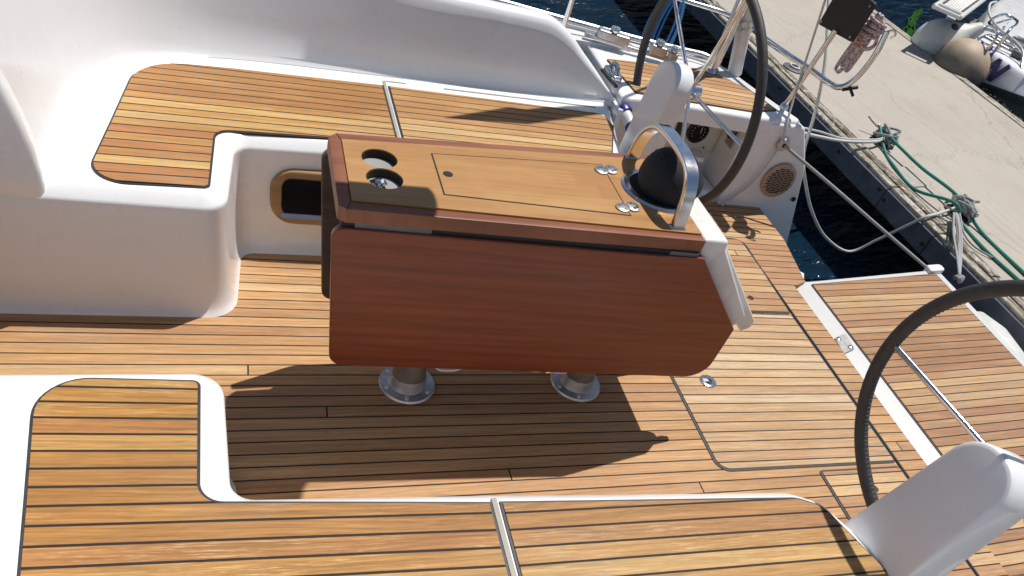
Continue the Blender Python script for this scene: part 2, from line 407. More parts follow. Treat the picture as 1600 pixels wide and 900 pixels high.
def cyl(a, b, r, n=16):
    a, b = Vector(a), Vector(b); return lathe([(r, 0), (r, (b - a).length)], a, b - a, n)
def ball(c, r, n=20, m=12, sc=(1, 1, 1)):
    v, f = lathe([(r * math.sin(math.pi * k / m), -r * math.cos(math.pi * k / m)) for k in range(m + 1)], (0, 0, 0), (0, 0, 1), n)
    return [(c[0] + q[0] * sc[0], c[1] + q[1] * sc[1], c[2] + q[2] * sc[2]) for q in v], f
def cut(o, cutters):
    """Boolean-difference closed cutters out of o and keep the plain result."""
    tmp = []
    for vf in cutters:
        c = part('cutter', vf, M['groove'], None, smooth=False); c.location = (0, 0, 0); BASE.pop(c.name, None)
        b = root_base(o) if o.parent else BASE[o.name]
        c.data.transform(Matrix.Translation(-b)); c.matrix_world = Matrix.Translation(b)
        md = o.modifiers.new('cut', 'BOOLEAN'); md.object = c; md.operation = 'DIFFERENCE'; md.solver = 'EXACT'; tmp.append(c)
    bpy.context.view_layer.update()
    dg = bpy.context.evaluated_depsgraph_get(); me = bpy.data.meshes.new_from_object(o.evaluated_get(dg)); old = o.data
    for md in list(o.modifiers): o.modifiers.remove(md)
    o.data = me
    for p in me.polygons: p.use_smooth = False
    for c in tmp: d = c.data; bpy.data.objects.remove(c); bpy.data.meshes.remove(d)
    return o
def pad(outline, z, mat, parent, border=.009, name='teak_panel'):
    part('caulk_border', prism(outline, z - .004, z + .0035), M['caulk'], parent, smooth=False)
    return part(name, prism(inset(outline, border), z - .002, z + .0065), mat, parent, smooth=False)

# ------------------------------------------------------------------ camera, light, world
cam = bpy.data.cameras.new('camera'); co = bpy.data.objects.new('camera', cam); COL.objects.link(co); SC.camera = co
co.location = (0, 0, 1.8)
RX, DN, FW = Vector((.9419, -.0050, .3360)), Vector((-.2334, -.7291, .6434)), Vector((.2418, -.6844, -.6878))
# rows of the fitted rotation: columns below are the camera's right, up and backward axes in the world
Rm = Matrix(((.9419, .0050, -.3360), (-.2334, .7291, -.6434), (.2418, .6844, .6878)))
co.matrix_world = Matrix.Translation((0, 0, 1.8)) @ Rm.to_4x4()
cam.sensor_width = 36; cam.lens = 1166.2 / 1600 * 36; cam.shift_y = 150 / 1600
cam.clip_start = .02; cam.clip_end = 2000
SUN = Vector((.33, .23, 1.0)).normalized()
sun = bpy.data.lights.new('sun', 'SUN'); sun.energy = 4.8; sun.angle = R(.53); sun.color = (1, .955, .89)
so = bpy.data.objects.new('sun', sun); COL.objects.link(so); so.rotation_euler = SUN.to_track_quat('Z', 'Y').to_euler(); so.location = (2, 2, 9)
W = bpy.data.worlds.new('World'); SC.world = W; W.use_nodes = True
wt = W.node_tree; sky = wt.nodes.new('ShaderNodeTexSky'); sky.sky_type = 'NISHITA'; sky.sun_disc = False
sky.sun_elevation = math.asin(SUN.z); sky.sun_rotation = math.atan2(SUN.x, SUN.y); sky.air_density = 1.0; sky.dust_density = .6; sky.ozone_density = 1.
wt.links.new(sky.outputs[0], wt.nodes['Background'].inputs[0]); wt.nodes['Background'].inputs[1].default_value = .075
vs = SC.view_settings; vs.view_transform = 'Standard'; vs.look = 'None'; vs.exposure = 0; vs.gamma = 1; vs.use_curve_mapping = False
SC.cycles.max_bounces = 8; SC.cycles.use_denoising = True

# ------------------------------------------------------------------ water
g = []
wv, wf = [(-60, -60, -.62), (80, -60, -.62), (80, 90, -.62), (-60, 90, -.62)], [(0, 1, 2, 3)]
structure(part('water', (wv, wf), M['water'], None, smooth=False))

# ------------------------------------------------------------------ cockpit sole
so_out = [(-1.32, 2.03), (-1.32, 1.336), (-.1, 1.336), (-.1, .90), (1.4, .85), (1.6, .40), (2.30, .40), (2.62, .40), (2.62, .62), (2.55, .72), (2.464, .74),
          (2.464, 2.315), (2.55, 2.351), (2.62, 2.69), (2.62, 2.995), (2.30, 2.995), (1.6, 2.995), (1.4, 2.52), (-.1, 2.46), (-.1, 2.03)]
sole = structure(part('cockpit_floor', prism(so_out[::-1], -.06, 0), M['sole'], None, smooth=False))
def hatch(poly, label, latch=None, mat=None, hole=None):
    t = thing('floor_hatch', label, 'hatch', (poly[0][0], poly[0][1], 0), 'teak hatches let into the cockpit floor')
    p = fillet(poly)
    part('seal', prism(inset(p, -.005), -.005, .003), M['caulk'], t, smooth=False)
    part('lid', prism(inset(p, .0045), -.004, .006), mat or M['hatch'], t, smooth=False, bevel=.0015)
    if hole: part('finger_hole', lathe([(.015, .0062), (.015, .0072)], (*hole, 0), n=22), M['black'], t)
    if latch:
        x, y = latch
        l = part('latch', lathe([(.034, .004), (.034, .0085), (.031, .0105), (.016, .0105), (.015, .006)], (x, y, 0), n=28), M['steel'], t)
        part('latch_hole', lathe([(.0145, .0062), (.0145, .0072)], (x + .006, y + .004, 0), n=20), M['black'], l)
        part('latch_key', box((x - .012, y + .002, .0115), (.024, .016, .003)), M['brushed'], l, bevel=.001)
    return t
hatch([(1.535, 1.268, .05), (2.318, 1.268, .012), (2.318, 2.096, .012), (1.535, 2.096, .03)], 'large square teak hatch with a round steel latch behind the table', (1.682, 1.686))
hatch([(1.30, 2.112, .02), (2.318, 2.112, .012), (2.345, 2.665, .06), (1.30, 2.665, .02)], 'teak floor hatch partly hidden behind the white table end, towards the far wheel', None, M['sole'], (2.153, 2.204))
hatch([(1.948, .72, .02), (2.318, .72, .012), (2.318, 1.242, .012), (1.948, 1.242, .012)], 'small teak floor hatch beside the near wheel and its grey pedestal', None, M['sole'], (2.135, 1.152))
tag(part('floor_seam', prism([(2.322, .66), (2.330, .66), (2.336, 2.64), (2.328, 2.64)], .0004, .0065), M['black'], None, smooth=False, loc=(2.33, 1.8, 0)),
    'black drainage seam running across the teak floor before the stern', 'seam')

# ------------------------------------------------------------------ benches
FRONT_T = [(-1.32, 2.03), (-.052, 2.022, .075), (-.030, 2.392, .055), (.53, 2.418), (1.36, 2.464, .12), (1.442, 2.500, .09), (1.492, 2.60, .05), (1.575, 2.965), (1.60, 3.10), (-1.32, 3.10)]
FRONT_B = [(-1.32, 1.988), (-.030, 1.994, .095), (-.012, 2.352, .05), (.53, 2.365), (1.34, 2.42, .12), (1.425, 2.46, .09), (1.475, 2.56, .05), (1.565, 2.965), (1.60, 3.10), (-1.32, 3.10)]
O_L, Q_L = fillet(FRONT_T), fillet(FRONT_B)
def bench_body(O, Q, zt=.44):
    rs = []
    for w, z in ((0, 0), (.30, .012), (.52, .028), (.70, .052), (.82, .085), (.90, .13), (.97, .24), (1, .34)): rs.append([(*(Vector(a) * (1 - w) + Vector(b) * w), z) for a, b in zip(Q, O)])
    for d, z in ((0, .392), (0, .399), (.0015, .4055), (.0055, .4105), (.030, .4335), (.036, .4372), (.044, .4393), (.052, .44)): rs.append([(*p, z) for p in inset(O, d)])
    return rings(rs)
PADF = fillet([(-.435, 2.066, .10), (-.098, 2.080, .02), (-.088, 2.418, .05), (.5225, 2.462), (.5225, 2.905), (-.03, 2.885), (-.355, 2.86, .26), (-.40, 2.40)], 10)
PADA = fillet([(.5415, 2.462), (1.345, 2.505, .10), (1.412, 2.536, .07), (1.452, 2.64, .05), (1.512, 2.80), (1.492, 2.905, .05), (.5415, 2.905)], 8)
def bench(side):
    s = side > 0
    f = (lambda vf: vf) if s else mirvf
    fp = (lambda p: p) if s else mir
    t = thing('cockpit_bench', 'L-shaped white and teak bench on the far side, with a small window in its front' if s else
              'L-shaped white and teak bench with flecked golden planks, nearest the viewer', 'bench', (0, 2.6 if s else .766, 0), 'L-shaped cockpit benches')
    part('seat_moulding', f(bench_body(O_L, Q_L)), M['gel'], t, angle=42)
    part('lid_gap_seal', f(prism([(.5245, 2.452), (.5365, 2.452), (.5365, 2.945), (.5245, 2.945)], .436, .4435)), M['greyjoint'], t, smooth=False)
    part('lid_seam', f(join(prism([(.530, 2.9455), (.62, 2.949), (.62, 2.954), (.530, 2.951)], .4395, .4425), prism([(.78, 2.946), (1.48, 2.962), (1.48, 2.968), (.78, 2.953)], .4395, .4425))), M['greyjoint'], t, smooth=False)
    for P, m in ((PADF, M['bench_s'] if s else M['bench_p']), (PADA, M['lid_s'] if s else M['lid_p'])):
        pad(fp(P), .44, m, t, .0065)
    return t
bs = bench(1); bp_ = bench(-1)
# window in the front of the far bench
def stad(x0, x1, z0, z1, r, n=8): return fillet([(x0, z0, r), (x1, z0, r), (x1, z1, r), (x0, z1, r)], n)
def xzslab(poly, y, t, lean=0.0): return rings([[(p[0], y + (p[1] - .25) * lean, p[1]) for p in poly], [(p[0], y + t + (p[1] - .25) * lean, p[1]) for p in poly]])
LEAN = .125
wn = part('cabin_window', xzslab(stad(.084, .62, .136, .340, .08), 2.372, .03, LEAN), M['woodframe'], bs, bevel=.006)
part('glass', xzslab(stad(.122, .57, .172, .312, .035), 2.367, .012, LEAN), M['vanglass'], wn, bevel=.003)
part('lower_rim', xzslab(fillet([(.122, .163, .02), (.57, .163, .02), (.57, .182), (.122, .182)]), 2.3645, .012, LEAN), M['bluerim'], wn, bevel=.002)

# ------------------------------------------------------------------ hull, coaming, quarters
yacht = thing('sailing_yacht', 'white moulded yacht hull with high curved cockpit coamings and stern quarters', 'yacht', (1.0, YC, -.6))
def interp(x, pts):
    if x <= pts[0][0]: return pts[0][1]
    for (a, va), (b, vb) in zip(pts[:-1], pts[1:]):
        if x <= b: t = (x - a) / (b - a); return va + (vb - va) * t
    return pts[-1][1]
def coaming_vf(dx=0.0):
    plan = [(-.552, 2.035, 1.25), (-.545, 2.12, 1.25), (-.537, 2.25, 1.25), (-.522, 2.45, 1.25), (-.482, 2.64, 1.24), (-.395, 2.805, 1.2), (-.26, 2.912, 1.12),
            (-.08, 2.965, 1.02), (.15, 2.985, .92), (.40, 2.993, .83), (.65, 3.00, .77), (.95, 3.008, .755), (1.13, 3.012, .748), (1.23, 3.016, .735), (1.32, 3.02, .69), (1.40, 3.024, .625), (1.48, 3.028, .56), (1.55, 3.032, .50), (1.60, 3.034, .455)]
    P = smooth_path(plan, 16); rs = []
    for p in P: p.x += dx * max(0., min(1., (-.1 - p.x) / .4))
    for i, p in enumerate(P):
        a = P[max(0, i - 1)]; b = P[min(len(P) - 1, i + 1)]
        d = Vector((b.x - a.x, b.y - a.y)).normalized(); n = Vector((-d.y, d.x))     # outward: away from the cockpit
        zt = p.z; h = max(.02, zt - .44)
        bulk = max(0., min(1., (-.12 - p.x) / .30)); lean = interp(p.x, ((-.55, .17), (-.2, .31), (1.0, .175), (2, .175)))
        side = 0.
        lean = lean * (1 - side) + .03 * side
        r = .010 + .075 * bulk
        r = min(r, h * .4); hh = h
        if p.x < -.3 and p.y < 2.3: r = min(r, .004 + max(0., p.y - 2.05) * .45)
        prof = [(-r, -.006), (-r * .62, .003 + r * .09), (-r * .29, r * .29), (-r * .05, r * .66), (.012, r + .01 * 0 + min(.01, h * .1)), (lean * h * .25, h * .25), (lean * h * .5, h * .5), (lean * h * .75, h * .75), (lean * (h - .035 * min(1, h * 5)), h - .03 * min(1, h * 5)),
                (lean * h + .008, h - .010 * min(1, h * 5)), (lean * h + .024, h), (lean * h + .062 + .05 * bulk, h), (lean * h + .085 + .05 * bulk, h - .012 * min(1, h * 5)), (lean * h + .10 + .05 * bulk, h - .05 * min(1, h * 5)), (lean * h + .13 + .06 * bulk, -.05), (.02, -.05)]
        rs.append([(p.x + n.x * o, p.y + n.y * o, .44 + z) for o, z in prof])
    return rings(rs)
cv = coaming_vf()
part('coaming', cv, M['gel'], yacht, angle=60)
part('coaming', mirvf(coaming_vf(-.10)), M['gel'], yacht, angle=60)
# side decks and hull sides (outline of the starboard deck edge, z rising forward)
edge = [(-3.0, 4.05, .62), (-1.5, 4.0, .58), (0, 3.93, .545), (1.0, 3.84, .52), (1.55, 3.74, .505), (1.95, 3.68, .492), (2.2, 3.66, .484), (2.33, 3.655, .478), (2.41, 3.59, .474), (2.47, 3.46, .47), (2.52, 3.30, .47), (2.575, 3.15, .47), (2.635, 3.045, .47)]
E_ = smooth_path(edge, 4)
inner = lambda x: 3.12 if x < 1.55 else (3.12 if x < 1.6 else 3.0)
dv = [[], [], []]
def deck_vf():
    # deck sheet between the coaming and the deck edge, with a small thickness
    A = [(p.x, p.y, p.z) for p in E_]
    B = []
    for i, p in enumerate(E_):
        x = p.x
        if p.x < 2.33: B.append((x, 3.15 if x < 1.53 else 3.55, min(p.z, .50)))
        else: B.append((2.33 + (i / len(E_)) * 0.0, 3.0, .468))
    V = A + B + [(x, y, z - .05) for x, y, z in A] + [(x, y, z - .05) for x, y, z in B]; N = len(A); F = []
    for i in range(N - 1):
        F += [(i, N + i, N + i + 1, i + 1), (2 * N + i, 2 * N + i + 1, 3 * N + i + 1, 3 * N + i), (i, i + 1, 2 * N + i + 1, 2 * N + i), (N + i, 3 * N + i, 3 * N + i + 1, N + i + 1)]
    return V, F
def hull_vf():
    rs = []
    for i, p in enumerate(E_):
        a = E_[max(0, i - 1)]; b = E_[min(len(E_) - 1, i + 1)]; d = Vector((b.x - a.x, b.y - a.y)).normalized(); n = Vector((-d.y, d.x))
        aft = max(0., min(1., (p.x - 2.2) / .4))
        prof = [(-.002, 0.0), (.012, -.02), (.018, -.06), (.02 + .12 * aft, -.35), (.0 + .22 * aft, -.75), (-.12 + .22 * aft, -1.05), (-.3, -1.3)]
        rs.append([(p.x + n.x * o, p.y + n.y * o, p.z + z) for o, z in prof])
    V = [q for r in rs for q in r]; m = len(rs[0]); F = []
    for i in range(len(rs) - 1):
        for k in range(m - 1): F.append((i * m + k, i * m + k + 1, (i + 1) * m + k + 1, (i + 1) * m + k))
    return V, F
def side_vf(dx=0.0):
    rs = []
    for z, xe in ((0, -.53), (.36, -.522), (.405, -.522), (.48, -.522), (.55, -.528), (.63, -.543), (.72, -.566), (.85, -.60), (1.05, -.642), (1.25, -.68)):
        y0 = 2.026 if z > .36 else 2.06
        rs.append([(*q, z) for q in fillet([(-1.32, y0), (xe + dx, y0, .02), (xe + dx - .012, 2.12, .03), (-1.32, 2.12)], 5)])
    return rings(rs)
part('companionway_side', side_vf(), M['gel'], yacht, angle=60)
part('companionway_side', mirvf(side_vf(-.12)), M['gel'], yacht, angle=60)
dk = deck_vf(); hv = hull_vf()
for f in ((lambda v: v), mirvf):
    part('side_deck', f(dk), M['gelw'], yacht, angle=40)
    part('hull_side', f(hv), M['gel'], yacht, angle=50)
# quarter: inner side wall with its reversed stern edge, and the seat moulding over the open locker
wall = fillet([(2.352, -.02), (2.86, -.55), (2.945, -.24), (2.775, .25, .10), (2.642, .466, .03), (2.352, .466)], 6)
def quarter(f, s):
    part('quarter_wall', f(rings([[(p[0], 2.985 + (p[1] - .2) * .02, p[1]) for p in wall], [(p[0], 3.06 + (p[1] - .2) * .02, p[1]) for p in wall]])), M['gel'], yacht, bevel=.012, seg=3)
    seat = fillet([(1.60, 3.00), (1.745, 3.018, .03), (2.31, 2.982), (2.60, 3.0), (2.52, 3.22), (2.40, 3.50), (1.60, 3.50)], 4)
    part('locker_back', f(rings([[(1.60, 3.20, -.02), (2.36, 3.20, -.02), (2.36, 3.20, .45), (1.60, 3.20, .45)], [(1.60, 3.24, -.02), (2.36, 3.24, -.02), (2.36, 3.24, .45), (1.60, 3.24, .45)]])), M['gelw'], yacht, smooth=False)
    part('locker_floor', f(prism([(1.60, 2.995), (2.336, 2.995), (2.336, 3.22), (1.60, 3.22)], -.05, .06, .02)), M['gelw'], yacht)
    part('locker_cheek', f(rings([[(2.336, 3.0, -.02), (2.336, 3.22, -.02), (2.336, 3.22, .45), (2.336, 3.0, .45)], [(2.36, 3.0, -.02), (2.36, 3.22, -.02), (2.36, 3.22, .45), (2.36, 3.0, .45)]])), M['gel'], yacht, bevel=.01)
    part('instrument_shelf', f(prism(fillet([(2.10, 3.11, .02), (2.26, 3.11, .02), (2.26, 3.22), (2.10, 3.22)]), .155, .180, .01)), M['gel'], yacht)
    part('bench_end_panel', f(rings([[(1.588, 2.95, -.02), (1.612, 2.95, -.02), (1.612, 3.22, -.02), (1.588, 3.22, -.02)], [(1.588, 2.95, .45), (1.612, 2.95, .45), (1.612, 3.22, .45), (1.588, 3.22, .45)]])), M['gelw'], yacht, smooth=False)
quarter(lambda v: v, 1); quarter(mirvf, -1)
def helm(side):
    f = (lambda v: v) if side > 0 else mirvf; fp = (lambda p: p) if side > 0 else mir
    t = thing('helm_seat', 'teak topped helm seat on the far stern quarter, behind the far wheel' if side > 0 else 'teak topped helm seat on the near stern quarter', 'seat', (2.1, 3.25 if side > 0 else .116, .44), 'helm seats')
    seat = fillet([(1.612, 3.00), (1.745, 3.018, .03), (2.315, 2.982), (2.634, 3.015, .03), (2.578, 3.15), (2.524, 3.30), (2.474, 3.46), (2.41, 3.585), (2.31, 3.625), (1.62, 3.60)], 4)
    part('seat_moulding', f(prism(seat, .405, .486, .018)), M['gel'], t)
    top = fillet([(1.70, 3.06), (1.96, 3.045), (2.33, 3.032), (2.515, 3.09, .02), (2.47, 3.25), (2.37, 3.38, .03), (2.27, 3.465), (2.05, 3.445), (1.665, 3.40, .02)], 5)
    pad(fp(top), .486, M['helm'], t, .006)
    return t
hs = helm(1); hp = helm(-1)
# companionway end wall
part('companionway_wall', rings([[(-1.36, .6, -.05), (-1.36, 2.76, -.05), (-1.36, 2.76, 1.3), (-1.36, .6, 1.3)], [(-1.31, .6, -.05), (-1.31, 2.76, -.05), (-1.33, 2.76, 1.3), (-1.33, .6, 1.3)]]), M['gel'], yacht, smooth=False)
cb = part('companionway_board', rings([[(-1.312, 1.42, .25), (-1.312, 1.95, .25), (-1.325, 1.95, 1.2), (-1.325, 1.42, 1.2)], [(-1.29, 1.42, .25), (-1.29, 1.95, .25), (-1.305, 1.95, 1.2), (-1.305, 1.42, 1.2)]]), M['vanglass'], yacht, smooth=False)
# transom below the sole
part('transom', rings([[(2.50, .40, -.75), (2.50, 2.97, -.75), (2.60, 2.97, -.06), (2.60, .40, -.06)], [(2.30, .40, -.75), (2.30, 2.97, -.75), (2.30, 2.97, -.06), (2.30, .40, -.06)]]), M['gel'], yacht, smooth=False)
part('sole_edge', prism([(2.50, 2.36), (2.565, 2.375), (2.60, 2.43), (2.56, 2.47), (2.50, 2.42)], -.12, -.008, .01), M['gel'], yacht)

# ------------------------------------------------------------------ swim platform (held a little above level)
pt = thing('swim_platform', 'folding teak swim platform with a white rim, lowered behind the stern', 'platform', (2.5, YC, 0))
def tilt(vf): return ([(v[0], v[1], v[2] - .02 + (v[0] - 2.5) * .09) for v in vf[0]], vf[1])
pl = fillet([(2.462, .745), (2.565, .73), (2.60, .73), (3.415, .72, .03), (3.415, 2.432, .03), (2.60, 2.372), (2.565, 2.372), (2.462, 2.30)], 5)
part('frame', tilt(prism(pl, -.07, 0, .008)), M['platframe'], pt)
tk = fillet([(2.466, .77, .01), (3.372, .76, .01), (3.372, 2.395, .01), (2.585, 2.345, .01), (2.585, 1.03), (2.466, .99)], 3)
part('caulk_border', tilt(prism(tk, -.004, .0035)), M['caulk'], pt, smooth=False)
part('teak_panel', tilt(prism(inset(tk, .006), -.002, .006)), M['platform'], pt, smooth=False)
part('corner_block', tilt(prism(fillet([(3.33, 2.395, .01), (3.43, 2.40, .02), (3.43, 2.452, .02), (3.34, 2.447, .01)]), -.03, .022, .008)), M['gel'], pt)
hg = part('hinge', tilt(prism(fillet([(2.478, 1.868, .008), (2.552, 1.895, .008), (2.566, 1.995, .008), (2.492, 1.97, .008)]), 0, .008)), M['platehinge'], pt, bevel=.002)
for x, y in ((2.505, 1.958), (2.535, 1.905)): part('screw', tilt(lathe([(.011, .008), (.011, .013), (.006, .015)], (x, y, 0), n=14)), M['steel'], hg)

# ------------------------------------------------------------------ table
tb = thing('cockpit_table', 'drop-leaf mahogany and teak table on two aluminium pedestals in the middle of the cockpit', 'table', (.81, YC, 0))
inl = [(.236, 1.526), (1.176, 1.490), (1.176, 1.868), (.236, 1.800)]
inlay = part('table_top', prism(inl, .768, .8035), M['top'], tb, smooth=False)
cut(inlay, [lathe([(.046, 0), (.046, .08)], (.324, 1.722, .75), n=40), lathe([(.046, 0), (.046, .08)], (.326, 1.630, .75), n=40)])
def bevelled(poly): return prism(poly, .762, .8, .004, 2)
part('edge_rail', bevelled([(.222, 1.492), (1.178, 1.462), (1.178, 1.4895), (.236, 1.5255)]), M['topred'], tb)
part('edge_rail', bevelled([(.236, 1.8005), (1.178, 1.8685), (1.178, 1.903), (.224, 1.836)]), M['topred'], tb)
part('edge_rail', bevelled([(.222, 1.492), (.2358, 1.5257), (.2358, 1.8003), (.224, 1.836), (.203, 1.814), (.203, 1.506)]), M['topred'], tb)
for i, (x, y) in enumerate(((.324, 1.722), (.326, 1.630))):
    c = part('cup_well', lathe([(.0448, .7995), (.0448, .775)], (x, y, 0), n=36, cap0=False, cap1=False), M['groove'], tb)  # wall coloured dark to stand for the shade inside the cup
    part('well_bottom', lathe([(.0455, .760), (.0455, .7785)], (x, y, 0), n=36), M['well'], c)
gv = fillet([(.466, 1.577), (.982, 1.549), (.982, 1.808), (.466, 1.773)])
part('lid_groove', prism(gv, .80, .8040), M['groove'], tb, smooth=False)
fw_ = thing('foil_wrapper', 'crumpled clear wrapper lying in the nearer cup hole of the table', 'wrapper', (.312, 1.634, .778))
bmw = bmesh.new(); bmesh.ops.create_icosphere(bmw, subdivisions=2, radius=.021)
for v_ in bmw.verts: v_.co = Vector((v_.co.x * random.uniform(.6, 1.25), v_.co.y * random.uniform(.6, 1.25), v_.co.z * random.uniform(.4, .7) + .010)) + Vector((.312, 1.634, .778))
part('crumpled_sheet', ([tuple(v_.co) for v_ in bmw.verts], [tuple(q.index for q in f_.verts) for f_ in bmw.faces]), M['steel'], fw_, smooth=False); bmw.free()
lid = part('locker_lid', prism(inset(gv, .0042), .802, .8046), M['top'], tb, smooth=False)
fh = part('finger_hole', lathe([(.0135, .8042), (.0135, .8051)], (.495, 1.675, 0), n=24), M['black'], lid)
for x, y in ((.984, 1.773), (.984, 1.587)):
    h = part('hinge', join(lathe([(.021, .8035), (.021, .8092), (.019, .8100)], (x - .017, y - .004, 0), n=24), lathe([(.021, .8035), (.021, .8092), (.019, .8100)], (x + .017, y + .004, 0), n=24)), M['brushed'], tb)
    for dx, dy in ((-.026, .002), (-.012, -.014), (.026, -.002), (.012, .014), (-.016, .008), (.016, -.008)):
        part('screw', lathe([(.0042, .809), (.0042, .8112)], (x + dx, y + dy, 0), n=10), M['steel'], h)
part('carcass', prism([(.26, 1.56), (1.176, 1.53), (1.176, 1.85), (.26, 1.80)], .46, .740), M['groove'], tb, smooth=False)
# hanging leaves
UA = Vector((1, -.046, 0)).normalized()
def leafpt(x, z, s=.10): return (x, 1.515 - .046 * (x - .21) + (.75 - z) * s, z)
lf = fillet([(.192, .744, .032), (.226, .232, .045), (1.455, .236, .075), (1.441, .478, .012), (1.192, .750, .012)], 8)
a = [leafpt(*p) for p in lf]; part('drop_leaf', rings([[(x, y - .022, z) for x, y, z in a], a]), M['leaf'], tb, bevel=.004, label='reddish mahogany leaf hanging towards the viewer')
def leafpt2(x, z): return (x, 1.838 + .072 * (x - .21) - (.75 - z) * .06, z)
lf2 = fillet([(.192, .745, .03), (.222, .250, .035), (1.43, .255, .07), (1.44, .50, .012), (1.19, .745, .012)], 8)
a = [leafpt2(*p) for p in lf2]; part('drop_leaf', rings([a, [(x, y + .02, z) for x, y, z in a]]), M['leafb'], tb, bevel=.004, label='grey-brown weathered inner face of the far leaf')
def strip(x0, x1, za0, za1, zb0, zb1, o0, o1):
    q = [leafpt(x0, za0), leafpt(x1, zb0), leafpt(x1, zb1), leafpt(x0, za1)]
    return rings([[(x, y - o0, z) for x, y, z in q], [(x, y - o1, z) for x, y, z in q]])
part('seal_strip', strip(.215, 1.178, .70, .7625, .70, .7625, .0125, -.03), M['cover'], tb, smooth=False)
part('hinge_strip', strip(.245, .43, .735, .7625, .735, .7625, .0155, .012), M['greyplastic'], tb, smooth=False)
part('hinge_strip', strip(1.085, 1.172, .735, .7625, .735, .7625, .0155, .012), M['greyplastic'], tb, smooth=False)
# white end console
ec = part('end_console', rings([[(x, 1.468, z) for x, z in ((1.179, .799), (1.258, .799), (1.262, .765), (1.20, .70), (1.179, .72))], [(x, 1.90, z) for x, z in ((1.179, .799), (1.258, .799), (1.262, .765), (1.20, .70), (1.179, .72))]]), M['whitealu'], tb, bevel=.008, seg=3)
part('console_leg', rings([[(x, y, z) for x, z in ((1.183, .79), (1.252, .79), (1.475, .515), (1.445, .462), (1.40, .468), (1.19, .70))] for y in (1.486, 1.886)]), M['whitealu'], tb, bevel=.006)
for y0 in (1.512, 1.84): part('console_wing', rings([[(x, y, z) for x, z in ((1.222, .79), (1.262, .788), (1.545, .475), (1.545, .445), (1.515, .428), (1.20, .76))] for y in (y0, y0 + .02)]), M['whitealu'], tb, bevel=.004)
# pedestals
for px in (.506, 1.120):
    lg = part('pedestal_leg', cyl((px, YC, .02), (px + .0, YC, .70), .054, 28), M['pole'], tb)
    fl = part('flange', lathe([(.092, .0), (.094, .008), (.090, .014), (.064, .018), (.059, .045), (.0555, .06)], (px, YC, 0), n=40, cap1=False), M['cast'], lg)
    for k in range(6):
        a_ = k * math.pi / 3 + .35
        part('screw', lathe([(.0075, .013), (.0075, .0175), (.004, .0185)], (px + .077 * math.cos(a_), YC + .077 * math.sin(a_), 0), n=12), M['pale'], lg)
for pts in ([(.53, 1.60, .30), (.558, 1.60, .178), (.603, 1.60, .156), (.655, 1.60, .178), (.78, 1.62, .30)], [(.92, 1.60, .30), (.955, 1.60, .166), (.995, 1.60, .148), (1.03, 1.60, .168), (1.12, 1.62, .30)]):
    part('cable', tube(smooth_path(pts, 6), .006, 8), M['pale'], tb)

# compass on the table
cp = thing('binnacle_compass', 'black canvas covered compass dome in a steel ring at the aft end of the table', 'compass', (1.12, 1.685, .80))
part('ring', lathe([(.108, .799), (.110, .806), (.104, .812), (.088, .811), (.085, .804)], (1.118, 1.688, 0), n=48, cap0=False, cap1=False), M['steel'], cp)
part('base_plate', lathe([(.098, .8), (.098, .807)], (1.118, 1.688, 0), n=40), M['cover'], cp)
dm = [(.092, -.03), (.092, 0)] + [(.092 * math.cos(R(k)), .092 * math.sin(R(k))) for k in range(10, 91, 10)]
part('canvas_cover', lathe(dm, (1.142, 1.690, .842), Vector((-.62, -.05, .8)), n=32), M['cover'], cp)
part('housing', lathe([(.05, -.035), (.074, -.03), (.077, .0), (.070, .02), (.05, .03)], (1.160, 1.690, .845), Vector((1, 0, .35)), n=28), M['greyplastic'], cp)
part('light_knob', lathe([(.0, .038), (.014, .036), (.02, .02), (.02, 0)], (1.165, 1.60, .80), n=18, cap1=False), M['greyplastic'], cp)
part('seam', tube([(1.142 + .0935 * (-.62 * math.cos(R(k)) + 0 * math.sin(R(k))), 1.690 + .0935 * math.sin(R(k)), .842 + .0935 * (.8 * math.cos(R(k)))) for k in range(-80, 81, 8)], .0011, 6), M['black'], cp)

ar = thing('grab_rail', 'polished steel grab arch standing over the compass on the table', 'grab rail', (1.107, 1.69, .80))
ap = smooth_path([(1.107, 1.512, .801), (1.107, 1.520, .86), (1.107, 1.536, .915), (1.107, 1.566, .946), (1.107, 1.63, .960), (1.107, 1.72, .960), (1.107, 1.79, .948), (1.107, 1.838, .91), (1.107, 1.862, .86), (1.107, 1.872, .801)], 6)
hw, ht = .020, .0095
pr_ = [(-hw, -ht * .55), (-hw * .86, -ht), (hw * .86, -ht), (hw, -ht * .55), (hw, ht * .55), (hw * .86, ht), (-hw * .86, ht), (-hw, ht * .55)]
part('arch', tube(ap, 1, prof=pr_, up=(1, 0, 0)), M['steel'], ar, angle=50)
for y in (1.512, 1.872): part('foot', prism(fillet([(1.083, y - .014, .004), (1.131, y - .014, .004), (1.131, y + .014, .004), (1.083, y + .014, .004)]), .8, .806), M['steel'], ar, bevel=.001)

